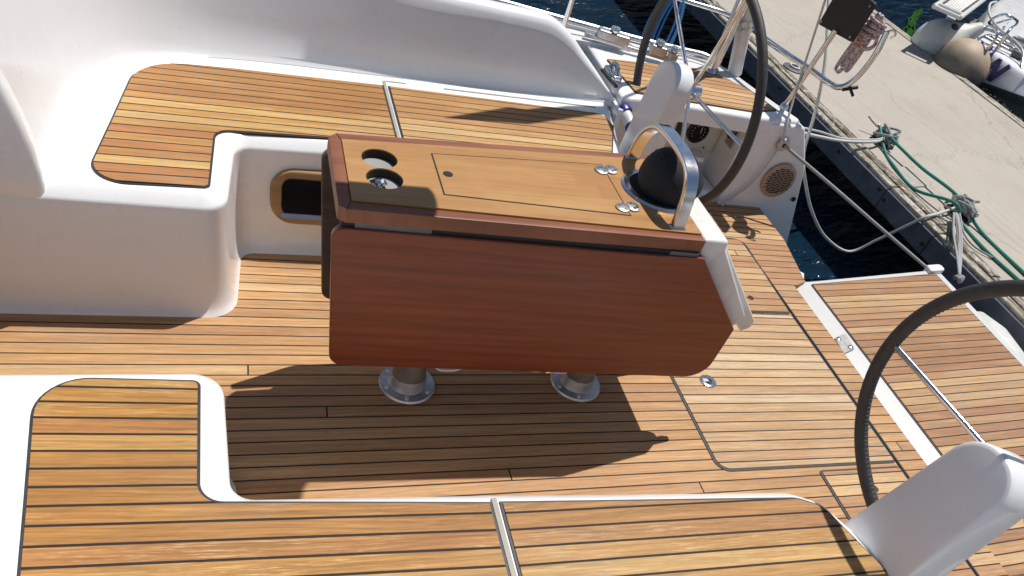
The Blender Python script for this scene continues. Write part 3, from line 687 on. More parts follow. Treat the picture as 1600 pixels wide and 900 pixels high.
# ------------------------------------------------------------------ steering wheels and pedestals
def wheel(c, tau, psi, r, a0, label):
    c = Vector(c); n = Vector((math.cos(tau) * math.cos(psi), math.cos(tau) * math.sin(psi), math.sin(tau))).normalized()
    u = Vector((0, 1, 0)); u = (u - n * u.dot(n)).normalized(); w = n.cross(u)
    if w.z < 0: w = -w
    t = thing('steering_wheel', label, 'wheel', tuple(c), 'steering wheels')
    rim = part('rim', tube([c + (u * math.cos(2 * math.pi * k / 96) + w * math.sin(2 * math.pi * k / 96)) * r for k in range(96)], .0188, 14, True), M['rubber'], t)
    # whipped leather stitching along the inner side of the rim
    st = [cyl(c + (u * math.cos(b) + w * math.sin(b)) * (r - .0178) - n * .006, c + (u * math.cos(b) + w * math.sin(b)) * (r - .0194) + n * .004, .0011, 5) for b in [2 * math.pi * k / 220 for k in range(220)]]
    part('stitching', join(*st), M['greyplastic'], rim)
    for k in range(5):
        b = R(a0 + 72 * k); d = u * math.cos(b) + w * math.sin(b)
        part('spoke', tube([c + d * .028, c + d * (r - .008)], .0088, 12), M['steel'], t)
    part('hub', lathe([(.0, .045), (.022, .045), (.030, .038), (.033, .0), (.033, -.02), (.040, -.024), (.040, -.06), (.030, -.064)], c, n, 28), M['steel'], t)
    part('hub_seal', lathe([(.045, -.058), (.0475, -.064), (.0475, -.074), (.045, -.08)], c, n, 28), M['black'], t)
    part('spacer', lathe([(.040, -.08), (.042, -.115)], c, n, 24), M['pale'], t)
    return t, n
wheel((1.757, 2.725, .671), .072, .074, .460, 36, 'large black rimmed steering wheel by the far helm seat, seen whole to its hub')
wheel((1.713, .672, .717), .127, .147, .470, 4, 'large black rimmed steering wheel nearest the viewer, cut off by the picture edge')
def pedestal(base_c, yaw, top, width, label, z0=.0, thick=.10, lean=(.0, 0)):
    """stadium column, front face towards -x, leaning from base_c to top."""
    t = thing('wheel_pedestal', label, 'pedestal', (base_c[0], base_c[1], 0), 'wheel pedestals')
    A = Vector(base_c); T = Vector(top); W_ = T - A; L = W_.length; W_.normalize()
    U = Vector((math.sin(yaw), -math.cos(yaw), 0)); U = (U - W_ * U.dot(W_)).normalized(); N = U.cross(W_)
    if N.x < 0: N = -N
    hw0, hw1 = width[0] / 2, width[1] / 2
    out = [(-hw0, 0)] + [(-hw1 * math.cos(math.pi * k / 36), L - hw1 * .0 + hw1 * .95 * math.sin(math.pi * k / 36)) for k in range(37)] + [(hw0, 0)]
    ringp = lambda d, o: [tuple(A + U * p[0] + W_ * p[1] + N * d) for p in (inset(out, o) if o else out)]
    part('housing', rings([ringp(0, .014), ringp(.0006, .009), ringp(.003, .0045), ringp(.008, .0012), ringp(.014, 0), ringp(thick - .015, 0), ringp(thick - .004, .004), ringp(thick, .014)]), M['pedestal'], t, angle=28)
    part('foot', prism(fillet([(A.x - .01, A.y - hw0 - .015, .02), (A.x + thick + .02, A.y - hw0 - .015, .02), (A.x + thick + .02, A.y + hw0 + .015, .02), (A.x - .01, A.y + hw0 + .015, .02)]), 0, A.z + .03, .01), M['pedestal'], t)
    return t
pedestal((1.44, .690, .28), -.11, (1.568, .698, .728), (.232, .184), 'greyish white wheel pedestal with rounded top at the end of the near bench', thick=.115)
pedestal((1.530, 2.690, .05), .07, (1.590, 2.685, .705), (.165, .185), 'greyish white wheel pedestal with rounded top in front of the far wheel', thick=.095)

# ------------------------------------------------------------------ fittings on the starboard quarter
vt = thing('vent_grille', 'oval tan vent grille with dark slots in the white stern wall', 'vent', (2.64, 2.98, .18))
vc = Vector((2.641, 2.979, .173))
part('plate', lathe([(.098, 0), (.098, .008), (.094, .010)], vc, (0, -1, 0), 44), M['copperish'], vt)
sl = []
for i in range(-7, 8):
    z = i * .0098; hwid = math.sqrt(max(0, .080 ** 2 - z * z))
    x = -hwid + (.012 if i % 2 else 0)
    while x < hwid - .008:
        x1 = min(x + .026, hwid); sl.append(box((vc.x + (x + x1) / 2, vc.y - .0105, vc.z + z), (x1 - x, .003, .0052))); x = x1 + .006
part('slots', join(*sl), M['black'], vt, smooth=False)
for a_ in (90, 210, 330): part('screw', lathe([(.004, .0095), (.004, .012)], vc + Vector((.088 * math.cos(R(a_)), 0, .088 * math.sin(R(a_)))), (0, -1, 0), 10), M['steel'], vt)
tag(part('drain_hole', lathe([(.013, 0), (.013, .006), (.008, .006)], (2.800, 2.978, .072), (0, -1, 0), 18), M['black'], None, loc=(2.8, 2.98, .07)), 'small black drain hole low in the white stern wall', 'drain')
fr = thing('fairlead', 'round grey rope outlet in the white stern wall above the vent', 'fairlead', (2.55, 2.985, .372))
part('ring', lathe([(.032, .0), (.036, .010), (.029, .020), (.012, .020)], (2.552, 2.984, .372), (0, -1, 0), 26), M['brushed'], fr)
part('bore', lathe([(.012, .018), (.012, .0205)], (2.552, 2.984, .372), (0, -1, 0), 18), M['black'], fr)
gp = thing('engine_gauge', 'round black engine gauge on the pale panel in the locker under the far helm seat', 'gauge', (2.188, 3.19, .284))
part('panel', box((2.165, 3.194, .275), (.33, .010, .20)), M['pale'], gp, bevel=.004)
gz = part('bezel', lathe([(.060, 0), (.060, .014), (.054, .018), (.050, .014)], (2.188, 3.188, .284), (0, -1, 0), 36), M['black'], gp)
part('dial', lathe([(.050, .0135), (.050, .0145)], (2.188, 3.188, .284), (0, -1, 0), 32), M['vanglass'], gp)
part('dial_marks', join(*[box((2.188 + .036 * math.cos(R(k)), 3.1725, .284 + .036 * math.sin(R(k))), (.004, .001, .004)) for k in range(-40, 221, 26)] + [box((2.188 + .012, 3.1725, .296), (.003, .001, .03))]), M['pale'], gp, smooth=False)
part('switch_block', box((2.085, 3.184, .29), (.045, .02, .10)), M['black'], gp, bevel=.003)
for x, z in ((2.265, .345), (2.265, .20), (2.120, .345)): part('screw', lathe([(.005, 0), (.005, .003)], (x, 3.186, z), (0, -1, 0), 10), M['black'], gp)
kb = thing('key_switch', 'small steel switch plate with a black knob, right of the round gauge', 'switch', (2.30, 3.15, .35))
part('plate', box((2.330, 3.09, .325), (.008, .075, .10)), M['brushed'], kb, bevel=.002)
part('knob', lathe([(.016, 0), (.017, .012), (.010, .022)], (2.326, 3.09, .33), (-1, 0, 0), 18), M['black'], kb)
tag(part('locker_bowl', lathe([(.05, .0), (.06, .03), (.055, .035), (.045, .01)], (2.20, 3.08, .07), n=24), M['black'], None, loc=(2.2, 3.08, .07)), 'black fitting on the locker floor under the far helm seat', 'fitting')

# shore power plug
sp = thing('shore_power_plug', 'blue and white shore power plug beside the far bench end', 'plug', (1.63, 2.99, .40))
pa, pb = Vector((1.632, 2.985, .425)), Vector((1.680, 2.83, .375)); pd = (pb - pa).normalized()
part('socket_flange', lathe([(.040, -.012), (.042, .0), (.040, .014)], pa, pd, 26), M['blue'], sp)
part('grip', lathe([(.030, .012), (.031, .025), (.028, .05), (.025, .06), (.026, .078)], pa, pd, 26), M['pale'], sp)
part('gland', lathe([(.029, .076), (.031, .082), (.031, .108), (.022, .124), (.010, .130)], pa, pd, 26), M['blue'], sp)
part('flex', tube(smooth_path([pa + pd * .126, pa + pd * .14 + Vector((0, 0, -.03)), (1.69, 2.82, .22), (1.68, 2.84, .06), (1.66, 2.95, .03)], 6), .0075, 8), M['pale'], sp)
th = thing('throttle_lever', 'dark lever plate on the side of the far bench end below the blue plug', 'lever', (1.66, 2.66, .2))
part('plate', box((1.600, 2.74, .26), (.02, .07, .17)), M['greyplastic'], th, bevel=.006)
part('handle', tube([(1.61, 2.745, .30), (1.66, 2.745, .34), (1.69, 2.735, .35)], .009, 8), M['steel'], th)

# mooring cleat on the coaming end, genoa track on the side deck
cl = thing('deck_fairlead', 'small chrome fairlead with a black slot on the aft end of the far coaming', 'fairlead', (1.64, 3.2, .5))
part('base', prism(fillet([(1.605, 3.15, .02), (1.665, 3.15, .02), (1.665, 3.28, .02), (1.605, 3.28, .02)]), .486, .512, .008), M['steel'], cl)
part('horn', tube(smooth_path([(1.635, 3.165, .51), (1.636, 3.185, .535), (1.637, 3.215, .54), (1.637, 3.245, .535), (1.637, 3.265, .51)], 4), .011, 10), M['steel'], cl)
part('slot', box((1.586, 3.14, .506), (.018, .17, .012), Matrix.Rotation(R(4), 3, 'Z')), M['black'], cl, bevel=.002)
tr = thing('genoa_track', 'silver genoa sheet track with cars on the far side deck', 'track', (1.85, 3.49, .5))
A, B = Vector((1.60, 3.585, .515)), Vector((2.06, 3.455, .50))
d = (B - A); ln = d.length; d.normalize(); nrm = Vector((-d.y, d.x, 0))
part('rail', slabplane([(0, -.014), (ln, -.014), (ln, .014), (0, .014)], A, d, nrm, .018), M['brushed'], tr, bevel=.003)
for f_, w_, h_ in ((.30, .17, .045), (.80, .09, .05), (.97, .05, .04)):
    q = A + d * ln * f_; cr = part('car', slabplane(fillet([(-w_ / 2, -.028, .012), (w_ / 2, -.028, .012), (w_ / 2, .028, .012), (-w_ / 2, .028, .012)]), q + Vector((0, 0, .012)), d, nrm, h_), M['brushed'], tr, bevel=.006)
    part('sheave', lathe([(.022, 0), (.026, .012), (.022, .024)], q + Vector((0, 0, .012 + h_)), (0, 0, 1), 18), M['steel'], cr)
tl = part('toe_rail', tube(smooth_path([(x, y - .02, z + .02) for x, y, z in edge[1:9]], 5), .014, 8), M['brushed'], yacht)
tag(part('sheet_line', tube(smooth_path([(1.30, 3.60, .535), (1.50, 3.62, .53), (1.70, 3.60, .52), (1.86, 3.555, .512)], 5), .007, 8), M['rope_grey'], None, loc=(1.5, 3.6, .53)), 'thin grey-brown line lying along the far side deck edge', 'rope')
tag(part('sheet_line', tube(smooth_path([(2.02, 3.52, .508), (2.16, 3.56, .505), (2.30, 3.52, .50), (2.33, 3.42, .497)], 6), .007, 8), M['rope_white'], None, loc=(2.2, 3.5, .5)), 'white line curling on the deck corner behind the far wheel hub', 'rope')
st = thing('stanchion', 'slim steel stanchion post standing outside the far coaming', 'stanchion', (1.36, 3.35, .5))
part('post', cyl((1.365, 3.31, .53), (1.385, 3.31, 1.15), .0125, 14), M['steel'], st); part('socket', lathe([(.03, .5), (.022, .53), (.017, .58)], (1.364, 3.31, .0), n=18), M['steel'], st)

# pushpit
pp = thing('pushpit_rail', 'bent stainless pushpit rail round the far stern corner', 'rail', (2.5, 3.2, .47))
rp = [(1.70, 3.86, .70), (1.98, 3.84, .70), (2.234, 3.765, .70), (2.386, 3.706, .70), (2.47, 3.60, .70), (2.505, 3.40, .70), (2.557, 3.218, .70), (2.600, 3.106, .70), (2.640, 2.985, .695), (2.672, 2.945, .705), (2.700, 2.925, .75), (2.715, 2.912, .82), (2.718, 2.905, .90), (2.718, 2.915, .985)]
part('rail', tube(smooth_path(rp, 6), .0135, 14), M['steel'], pp)
part('post', cyl((2.575, 3.135, .49), (2.60, 3.09, .90), .0125, 14), M['steel'], pp)
part('post_base', lathe([(.024, .486), (.022, .498), (.015, .512)], (2.575, 3.135, 0), n=20), M['steel'], pp)
part('latch_fitting', join(cyl((2.672, 2.93, .700), (2.735, 2.915, .728), .009, 8), cyl((2.705, 2.925, .714), (2.725, 2.90, .688), .007, 8)), M['black'], pp)
part('end_clip', tube(smooth_path([(2.718, 2.915, .985), (2.735, 2.90, 1.0), (2.75, 2.89, .985), (2.74, 2.90, .965)], 4), .0045, 8), M['steel'], pp)
af = thing('stern_gantry', 'pair of leaning stainless tubes behind the far wheel, on the deck corner', 'gantry', (2.29, 3.43, .48))
for (a_, b_) in (((2.287, 3.440, .487), (2.335, 3.42, 1.25)), ((2.318, 3.465, .487), (2.352, 3.455, 1.25))):
    part('tube', cyl(a_, b_, .0145, 14), M['steel'], af)
    part('foot', lathe([(.028, 0), (.024, .012), (.018, .02)], a_, n=18), M['steel'], af)
dv_ = thing('davit_post', 'thick white painted tube standing outside the far deck corner', 'post', (2.47, 3.47, .45))
part('tube', cyl((2.450, 3.475, .49), (2.255, 3.475, 1.20), .037, 24), M['whitealu'], dv_)
part('socket', tube([(2.470, 3.475, .40), (2.452, 3.475, .495)], .029, 16), M['brushed'], dv_)
for k in (0, 1):
    q = Vector((2.450, 3.475, .49)).lerp(Vector((2.255, 3.475, 1.20)), .36)
    part('bolt', lathe([(.014, 0), (.014, .008)], q + Vector((-.016 + .035 * k - .01, -.036, .012 * k)), (0, -1, 0), 12), M['steel'], dv_)
    part('bolt', lathe([(.014, 0), (.014, .008)], q + Vector((-.016 + .035 * k, -.036, -.035 + .012 * k)), (0, -1, 0), 12), M['steel'], dv_)
bd = thing('stern_board', 'dark wooden board screwed to the pushpit post', 'board', (2.62, 3.1, .9))
bq = [(2.62, 3.243, .867), (2.62, 2.975, .897), (2.62, 2.957, 1.075), (2.62, 3.226, 1.075)]
bo = fillet([(p[1], p[2], .012) for p in bq])
part('panel', rings([[(2.612, p[0], p[1]) for p in bo], [(2.63, p[0], p[1]) for p in bo]]), M['signboard'], bd, bevel=.003)
for y, z in ((3.225, .885), (2.992, .912), (2.976, 1.055)): part('screw', lathe([(.006, 0), (.006, .003)], (2.612, y, z), (-1, 0, 0), 12), M['brushed'], bd)

# ------------------------------------------------------------------ ropes
def ropething(name, label, pts, r, mat, cat='rope', n=8, group=None, loc=None):
    P = smooth_path(pts, n); o = part(name, tube(P, r, 10), M[mat], None, loc=loc or tuple(P[0])); tag(o, label, cat, group); return o
def hank(name, label, top, bottom, spread, r, mat, loops, cat='rope coil', turns=3, depth=.02, wide=3.2):
    top, bottom = Vector(top), Vector(bottom); t = thing(name, label, cat, tuple(top))
    ax = (bottom - top); L = ax.length; ax.normalize(); s = Vector(spread).normalized(); dp = ax.cross(s); V = []
    for i in range(loops):
        o = (i - (loops - 1) / 2) * r * 1.15; k = random.uniform(.86, 1.03); w = random.uniform(.5, 1.2) * r * wide; z = random.uniform(-depth, depth)
        p = [top + s * (o * .5 - w * .3) + dp * z, top + ax * L * .4 + s * (o - w) + dp * z, top + ax * L * k * .93 + s * (o * 1.3 - w * .9) + dp * z, top + ax * L * k + s * (o * 1.4) + dp * z, top + ax * L * k * .93 + s * (o * 1.3 + w * .9) + dp * z, top + ax * L * .4 + s * (o + w) + dp * z, top + s * (o * .5 + w * .3) + dp * z - ax * .01]
        V.append(tube(smooth_path(p, 6, True), r, 8, True))
    part('loops', join(*V), M[mat], t)
    V = []
    for i in range(turns):
        c = top + ax * (L * .03 + i * r * 2.1); a_ = loops * r * .75 + .012
        V.append(tube([c + s * math.cos(q) * a_ + dp * math.sin(q) * a_ * .9 + ax * math.sin(q * 1.0 + i) * r * .6 for q in [2 * math.pi * k / 20 for k in range(20)]], r, 8, True))
    part('wrapping_turns', join(*V), M[mat], t)
    return t
hank('hanging_rope', 'red and white flecked rope hanked over the end of the pushpit rail', (2.715, 2.990, 1.005), (2.715, 3.040, .735), (.1, 1, .1), .0092, 'rope_red', 4, turns=4, wide=3.)
ropething('hanging_rope', 'loose red and white rope tail looped round the upright rail end', [(2.70, 2.95, .98), (2.708, 2.93, .92), (2.70, 2.955, .885), (2.70, 2.985, .895), (2.71, 2.99, .94), (2.716, 2.96, .97)], .0085, 'rope_red', 'rope tail')
hank('hanging_rope', 'blue rope coil hanging from the rail behind the far wheel', (2.15, 3.80, .74), (2.075, 3.70, .40), (.75, -.6, .1), .0062, 'rope_blue', 5, turns=3, depth=.05, wide=11.)
ropething('mooring_line', 'white mooring line from the stern quarter to the far dock cleat', [(2.66, 3.15, .33), (2.80, 3.21, .335), (3.2, 3.49, .20), (3.7, 3.80, .05), (4.10, 3.96, .0), (4.24, 4.03, .0)], .0105, 'rope_white', 'mooring line')
ropething('mooring_line', 'thin white line along the stern quarter running over the first mooring line', [(2.66, 3.16, .36), (2.82, 3.235, .352), (3.2, 3.505, .225), (3.70, 3.815, .062), (4.10, 3.97, .012), (4.22, 4.02, .008)], .006, 'rope_white', 'mooring line')
ropething('mooring_line', 'taut grey rope from the stern wall outlet to the swim platform corner', [(2.552, 2.975, .372), (2.85, 2.80, .255), (3.12, 2.645, .145), (3.395, 2.485, .035)], .0085, 'rope_grey', 'rope')
ropething('mooring_line', 'slack white mooring line sagging over the water to the near dock cleat', [(2.80, 3.50, .93), (2.74, 3.22, .72), (2.73, 3.09, .52), (2.86, 3.15, .25), (3.02, 3.18, .05), (3.22, 3.22, -.15), (3.44, 3.23, -.32), (3.70, 3.24, -.42), (3.81, 3.20, -.29), (3.865, 3.125, -.125), (3.912, 3.082, -.022), (4.06, 3.135, -.022), (4.25, 3.20, .0)], .009, 'rope_white', 'mooring line')
ropething('signal_line', 'thin grey cord hanging from the dark board down the white stern wall', [(2.506, 3.15, 1.02), (2.55, 3.15, .83), (2.57, 3.13, .68), (2.535, 3.03, .52), (2.520, 2.972, .44), (2.525, 2.966, .33), (2.485, 2.966, .16), (2.42, 2.966, .06), (2.36, 2.95, .012)], .0055, 'rope_white', 'cord')
ropething('mooring_line', 'bundle of grey lines tied from the near dock cleat to the platform edge', [(4.16, 3.11, .0), (3.95, 2.86, .02), (3.75, 2.62, .03), (3.56, 2.40, .04)], .007, 'rope_grey', 'rope')
o = bpy.data.objects['mooring_line.004']
ex = []
for dx, dy in ((.010, -.008), (-.008, .010), (.012, .010)):
    ex.append(tube(smooth_path([(4.16 + dx, 3.11 + dy, .0), (3.95 + dx * 1.4, 2.86 + dy * 1.4, .015 + dx), (3.75 + dx, 2.62 + dy, .03), (3.57, 2.41, .04)], 6), .007, 8))
kn = [tube([(3.56 + .018 * math.cos(q) * s_, 2.40 + .018 * math.sin(q), .035 + .012 * math.sin(q * 2 + s_)) for q in [2 * math.pi * k / 16 for k in range(16)]], .008, 8, True) for s_ in (1, .6, 1.3)]
me0 = o.data; b = BASE[o.name]
vv, ff = join(*ex, *kn); k0 = len(me0.vertices)
allv = [tuple(v.co) for v in me0.vertices] + [tuple(Vector(v) - b) for v in vv]; allf = [tuple(p.vertices) for p in me0.polygons] + [tuple(i + k0 for i in f) for f in ff]
nm = bpy.data.meshes.new('mooring_line'); nm.from_pydata(allv, [], allf); nm.materials.append(M['rope_grey'])
for p in nm.polygons: p.use_smooth = True
o.data = nm

# ------------------------------------------------------------------ pontoon
ZD = -.05
dk_ = thing('concrete_pontoon', 'broad beige concrete pontoon with a weathered timber edge beyond the stern', 'pontoon', (5.1, 5.0, ZD))
def dquad(x0, x1, ya, yb, z0, z1, sx0=0.0, sx1=0.0): return rings([[(x0 + sx0, ya, z0), (x1 + sx1, ya, z0), (x1 - sx1, yb, z0), (x0 - sx0, yb, z0)], [(x0 + sx0, ya, z1), (x1 + sx1, ya, z1), (x1 - sx1, yb, z1), (x0 - sx0, yb, z1)]])
part('deck', [[(4.085, -9, ZD - .2), (6.21, -9, ZD - .2), (6.60, 22, ZD - .2), (4.085, 22, ZD - .2), (4.085, -9, ZD), (6.13, -9, ZD), (6.56, 22, ZD), (4.085, 22, ZD)], [(3, 2, 1, 0), (4, 5, 6, 7), (0, 1, 5, 4), (1, 2, 6, 5), (2, 3, 7, 6), (3, 0, 4, 7)]], M['concrete'], dk_, smooth=False)
ys = [-9, -6.2, -3.1, .1, 2.95, 3.452, 6.6, 9.7, 13, 16.5, 22]
for i in range(len(ys) - 1):
    part('edge_timber', dquad(3.925, 3.988, ys[i] + .006, ys[i + 1] - .006, ZD - .06, ZD + .006), M['timber'], dk_, smooth=False, bevel=.010)
    part('edge_timber', dquad(3.996, 4.070, ys[i] - .4, ys[i + 1] - .412, ZD - .06, ZD + .010), M['timber2'], dk_, smooth=False, bevel=.010)
    part('face_board', dquad(3.905, 3.985, ys[i] + .004, ys[i + 1] - .004, ZD - .155, ZD - .02), M['dockface'], dk_, smooth=False, bevel=.004)
part('far_timber', [[(6.14, -9, ZD - .05), (6.25, -9, ZD - .05), (6.66, 22, ZD - .05), (6.565, 22, ZD - .05), (6.14, -9, ZD + .006), (6.25, -9, ZD + .006), (6.66, 22, ZD + .006), (6.565, 22, ZD + .006)], [(3, 2, 1, 0), (4, 5, 6, 7), (0, 1, 5, 4), (1, 2, 6, 5), (2, 3, 7, 6), (3, 0, 4, 7)]], M['timber'], dk_, smooth=False)
part('float', dquad(4.7, 6.0, -9, 22, -.9, ZD - .16), M['black'], dk_, smooth=False)
pt_ = [(4.134, 3.71), (4.262, 3.74), (4.266, 3.505), (4.115, 3.468)]
part('cover_plate', prism(pt_[::-1], ZD + .001, ZD + .008), M['rustyplate'], dk_, smooth=False)
for (yy, zz) in ((3.50, -.10), (3.42, -.13), (2.98, -.15), (4.0, -.12), (4.9, -.1)): part('bolt', lathe([(.012, 0), (.012, .01)], (3.905, yy, zz), (-1, 0, 0), 10), M['black'], dk_)
def cleat(c, label, mess, tails):
    t = thing('dock_cleat', label, 'cleat', c, 'rope wrapped cleats on the pontoon')
    x, y, z = c
    part('base', prism(fillet([(x - .05, y - .09, .03), (x + .05, y - .09, .03), (x + .05, y + .09, .03), (x - .05, y + .09, .03)]), z, z + .015, .005), M['black'], t)
    part('horns', tube(smooth_path([(x, y - .12, z + .07), (x, y - .07, z + .06), (x, y, z + .055), (x, y + .07, z + .06), (x, y + .12, z + .07)], 5), .012, 10), M['brushed'], t)
    part('stem', cyl((x, y, z + .01), (x, y, z + .06), .028, 14), M['black'], t)
    V = []
    for i in range(mess):
        a_ = random.uniform(0, 6.28); rr = random.uniform(.035, .06); zz = z + .035 + .012 * (i % 5)
        ph = random.uniform(0, 6.28)
        V.append(tube([(x + rr * .9 * math.cos(q + a_) + .02 * math.sin(2 * q + ph), y + rr * 1.35 * math.sin(q + a_) + .03 * math.cos(3 * q + ph), zz + .03 * math.sin(2 * q + a_)) for q in [2 * math.pi * k / 26 for k in range(26)]], .0088, 8, True))
    for tl_ in tails: V.append(tube(smooth_path(tl_, 6), .006, 8))
    o = part('wrapped_rope', join(*V), M['rope_grey'], t)
    return t
cleat((4.29, 4.07, ZD), 'dock cleat wound with grey rope at the far end of the green ropes', 6, [[(4.31, 4.17, .0), (4.25, 4.22, .03), (4.22, 4.25, .05)]])
cleat((4.30, 3.20, ZD), 'dock cleat under a bigger tangle of grey rope, nearest the swim platform', 9, [[(4.20, 3.12, -.0), (4.12, 2.95, -.03), (4.10, 2.82, -.035), (4.16, 2.72, -.036)], [(4.12, 3.20, -.02), (4.06, 3.12, -.03), (4.10, 3.06, -.03), (4.18, 3.10, -.02)]])
GZ = ZD + .012
ropething('green_rope', 'upper green rope lying straight along the pontoon between two cleats', [(4.258, 4.10, .03), (4.266, 3.85, .02), (4.275, 3.62, .015), (4.29, 3.27, .03), (4.31, 2.99, GZ), (4.30, 2.57, GZ), (4.30, 2.1, GZ), (4.32, 1.2, GZ)], .011, 'rope_green', 'rope')
ropething('green_rope', 'lower green rope curving along the timber edge of the pontoon', [(4.25, 4.14, .04), (4.20, 3.92, GZ), (4.135, 3.71, GZ), (4.105, 3.43, GZ), (4.18, 3.18, .035), (4.215, 3.08, GZ), (4.175, 2.79, GZ), (4.19, 2.46, GZ), (4.17, 1.9, GZ), (4.2, 1.2, GZ)], .010, 'rope_green', 'rope')
rg = thing('mooring_ring', 'dark steel mooring ring plate on the pontoon edge behind the pushpit', 'ring', (4.17, 5.19, ZD))
part('plate', lathe([(.095, .0), (.095, .008), (.085, .012)], (4.175, 5.19, ZD + .001), n=28), M['greyplastic'], rg)
part('ring', tube([(4.17 + .035 * math.cos(q), 5.19 + .045 * math.sin(q), ZD + .022) for q in [2 * math.pi * k / 24 for k in range(24)]], .007, 8, True), M['pale'], rg)
fd = part('fender', lathe([(.02, -.30), (.10, -.24), (.135, -.1), (.135, .1), (.10, .24), (.03, .30), (.03, .36)], (3.70, 2.05, -.20), (.12, 1, .05), 24), M['fender_w'], None, loc=(3.70, 2.05, -.2))
tag(fd, 'weathered whitish fender squeezed between the swim platform and the pontoon', 'fender')

# ------------------------------------------------------------------ neighbour boat across the pontoon
nb = thing('neighbour_boat', 'white boat with blue lettering moored across the pontoon', 'boat', (8.0, 5.5, -.6))
def nb_hull():
    plan = [(11.5, 9.8), (9.0, 8.25), (7.6, 7.0), (7.0, 6.48), (6.86, 6.32), (6.815, 6.15), (6.80, 5.9), (6.805, 5.6), (6.83, 5.2), (6.90, 4.8), (7.02, 4.4), (7.2, 4.0), (7.6, 3.6), (11.5, 3.0)]
    P = smooth_path([(*p, 0) for p in plan], 4); rs = []
    for i, p in enumerate(P):
        a = P[max(0, i - 1)]; b = P[min(len(P) - 1, i + 1)]; d = Vector((b.x - a.x, b.y - a.y)).normalized(); n = Vector((-d.y, d.x))
        k = max(0., 6.0 - p.y); lift = min(.26, .19 * k)
        rs.append([(p.x + n.x * o, p.y + n.y * o, z) for o, z in ((1.6, -.66), (1.1, -.40 + lift), (.25, -.185 + lift), (.05, -.145 + lift), (.0, -.125 + lift), (.012, -.06 + lift * .7), (.052, .09), (.066, .125), (.085, .145), (.13, .155))] + [(9.5, 6.2, .17)])
    V = [q for r in rs for q in r]; m = len(rs[0]); F = []
    for i in range(len(rs) - 1):
        for q in range(m - 1): F.append((i * m + q, i * m + q + 1, (i + 1) * m + q + 1, (i + 1) * m + q))
    return V, F
part('hull', nb_hull(), M['gel'], nb, angle=40)
part('nonskid_deck', prism(fillet([(7.55, 5.2, .05), (10.4, 5.2, .05), (10.4, 8.0, .1), (9.0, 7.5, .1), (7.75, 6.55, .1)]), .15, .182), M['nonskid'], nb, smooth=False)
part('cabin', prism(fillet([(9.4, 3.9, .2), (11.4, 3.9, .2), (11.4, 8.2, .2), (10.0, 7.4, .2)]), .12, .62, .06), M['gel'], nb)
def stroke(pts, w, x, slant=.42):
    """pts in (s, h) with s along -y; laid on the sloping hull face."""
    V = []
    for (s0, h0), (s1, h1) in zip(pts[:-1], pts[1:]):
        d = Vector((s1 - s0, h1 - h0)); L_ = d.length; d.normalize(); n_ = Vector((-d.y, d.x)) * w / 2; e = d * w * .2
        q = [Vector((s0, h0)) - e + n_, Vector((s0, h0)) - e - n_, Vector((s1, h1)) + e - n_, Vector((s1, h1)) + e + n_]
        f = lambda p, o: (x + slant * p[1] + o, 0 - p[0], p[1])
        V.append(rings([[f(p, -.012) for p in q], [f(p, .01) for p in q]]))
    return join(*V)
def letters(pts, y, z, w, x): v, f = stroke(pts, w, x, .26); return [(a_, b_ + y, c_ + z) for a_, b_, c_ in v], f
part('letter_w', letters([(-.165, .135), (-.105, -.028), (-.03, .135), (.04, -.028), (.105, .135)], 5.752, -.005, .042, 6.797), M['letter'], nb, smooth=False)
part('letter_stroke', letters([(-.05, -.03), (.07, .125)], 6.16, .03, .045, 6.812), M['letter'], nb, smooth=False)
part('letter_stroke', letters([(-.03, .08), (.03, .14)], 5.99, .03, .045, 6.802), M['letter'], nb, smooth=False)
for pts in ([(6.62, 5.80, .16), (6.63, 5.81, .34), (6.76, 6.09, .35), (7.33, 6.50, .35), (7.40, 6.38, .35), (7.22, 6.2, .35), (6.92, 5.97, .35), (6.92, 5.97, .16)], [(6.78, 6.42, .02), (6.85, 6.30, .22), (6.98, 6.10, .27), (7.02, 5.80, .25), (6.93, 5.60, .15)], [(6.72, 6.50, .0), (6.95, 6.30, .24), (7.5, 6.55, .30), (7.9, 6.9, .18)]):
    part('grab_rail', tube(smooth_path(pts, 5), .014, 10), M['steel'], nb)
for k in range(4): part('ladder_rung', cyl((6.86 + .12 * k, 6.12 + .05 * k, .215), (6.98 + .12 * k, 5.90 + .05 * k, .205), .013, 8), M['brushed'], nb)
for c_, s_, r_ in (((7.25, 6.05, .20), (.12, .16, .08), .4), ((7.35, 5.7, .20), (.22, .09, .06), -.3), ((7.1, 5.85, .19), (.07, .14, .06), .8), ((7.5, 6.3, .2), (.16, .06, .05), .1)): part('deck_fitting', box(c_, s_, Matrix.Rotation(r_, 3, 'Z')), M['greyplastic'], nb, bevel=.01)
part('bow_fairlead', join(box((7.0, 5.52, .19), (.26, .07, .05), Matrix.Rotation(.65, 3, 'Z')), box((7.55, 5.72, .22), (.4, .16, .1), Matrix.Rotation(.6, 3, 'Z'))), M['navy'], nb, bevel=.01)
part('swim_ledge', prism(fillet([(6.80, 6.66, .03), (6.93, 6.60, .03), (7.55, 7.15, .05), (7.45, 7.28, .05)]), .03, .07), M['gel'], nb, bevel=.01)
part('outdrive', join(box((7.25, 6.78, .13), (.30, .20, .10), Matrix.Rotation(.6, 3, 'Z')), box((7.1, 6.62, .14), (.08, .16, .12), Matrix.Rotation(.3, 3, 'Z'))), M['greyplastic'], nb, bevel=.015)
db = thing('reflected_hull', 'unseen dark blue boat hull, added to darken the water reflection beyond the white boat', 'boat', (10.5, 13.5, -.6))  # out of view; added so the far water reflects something dark
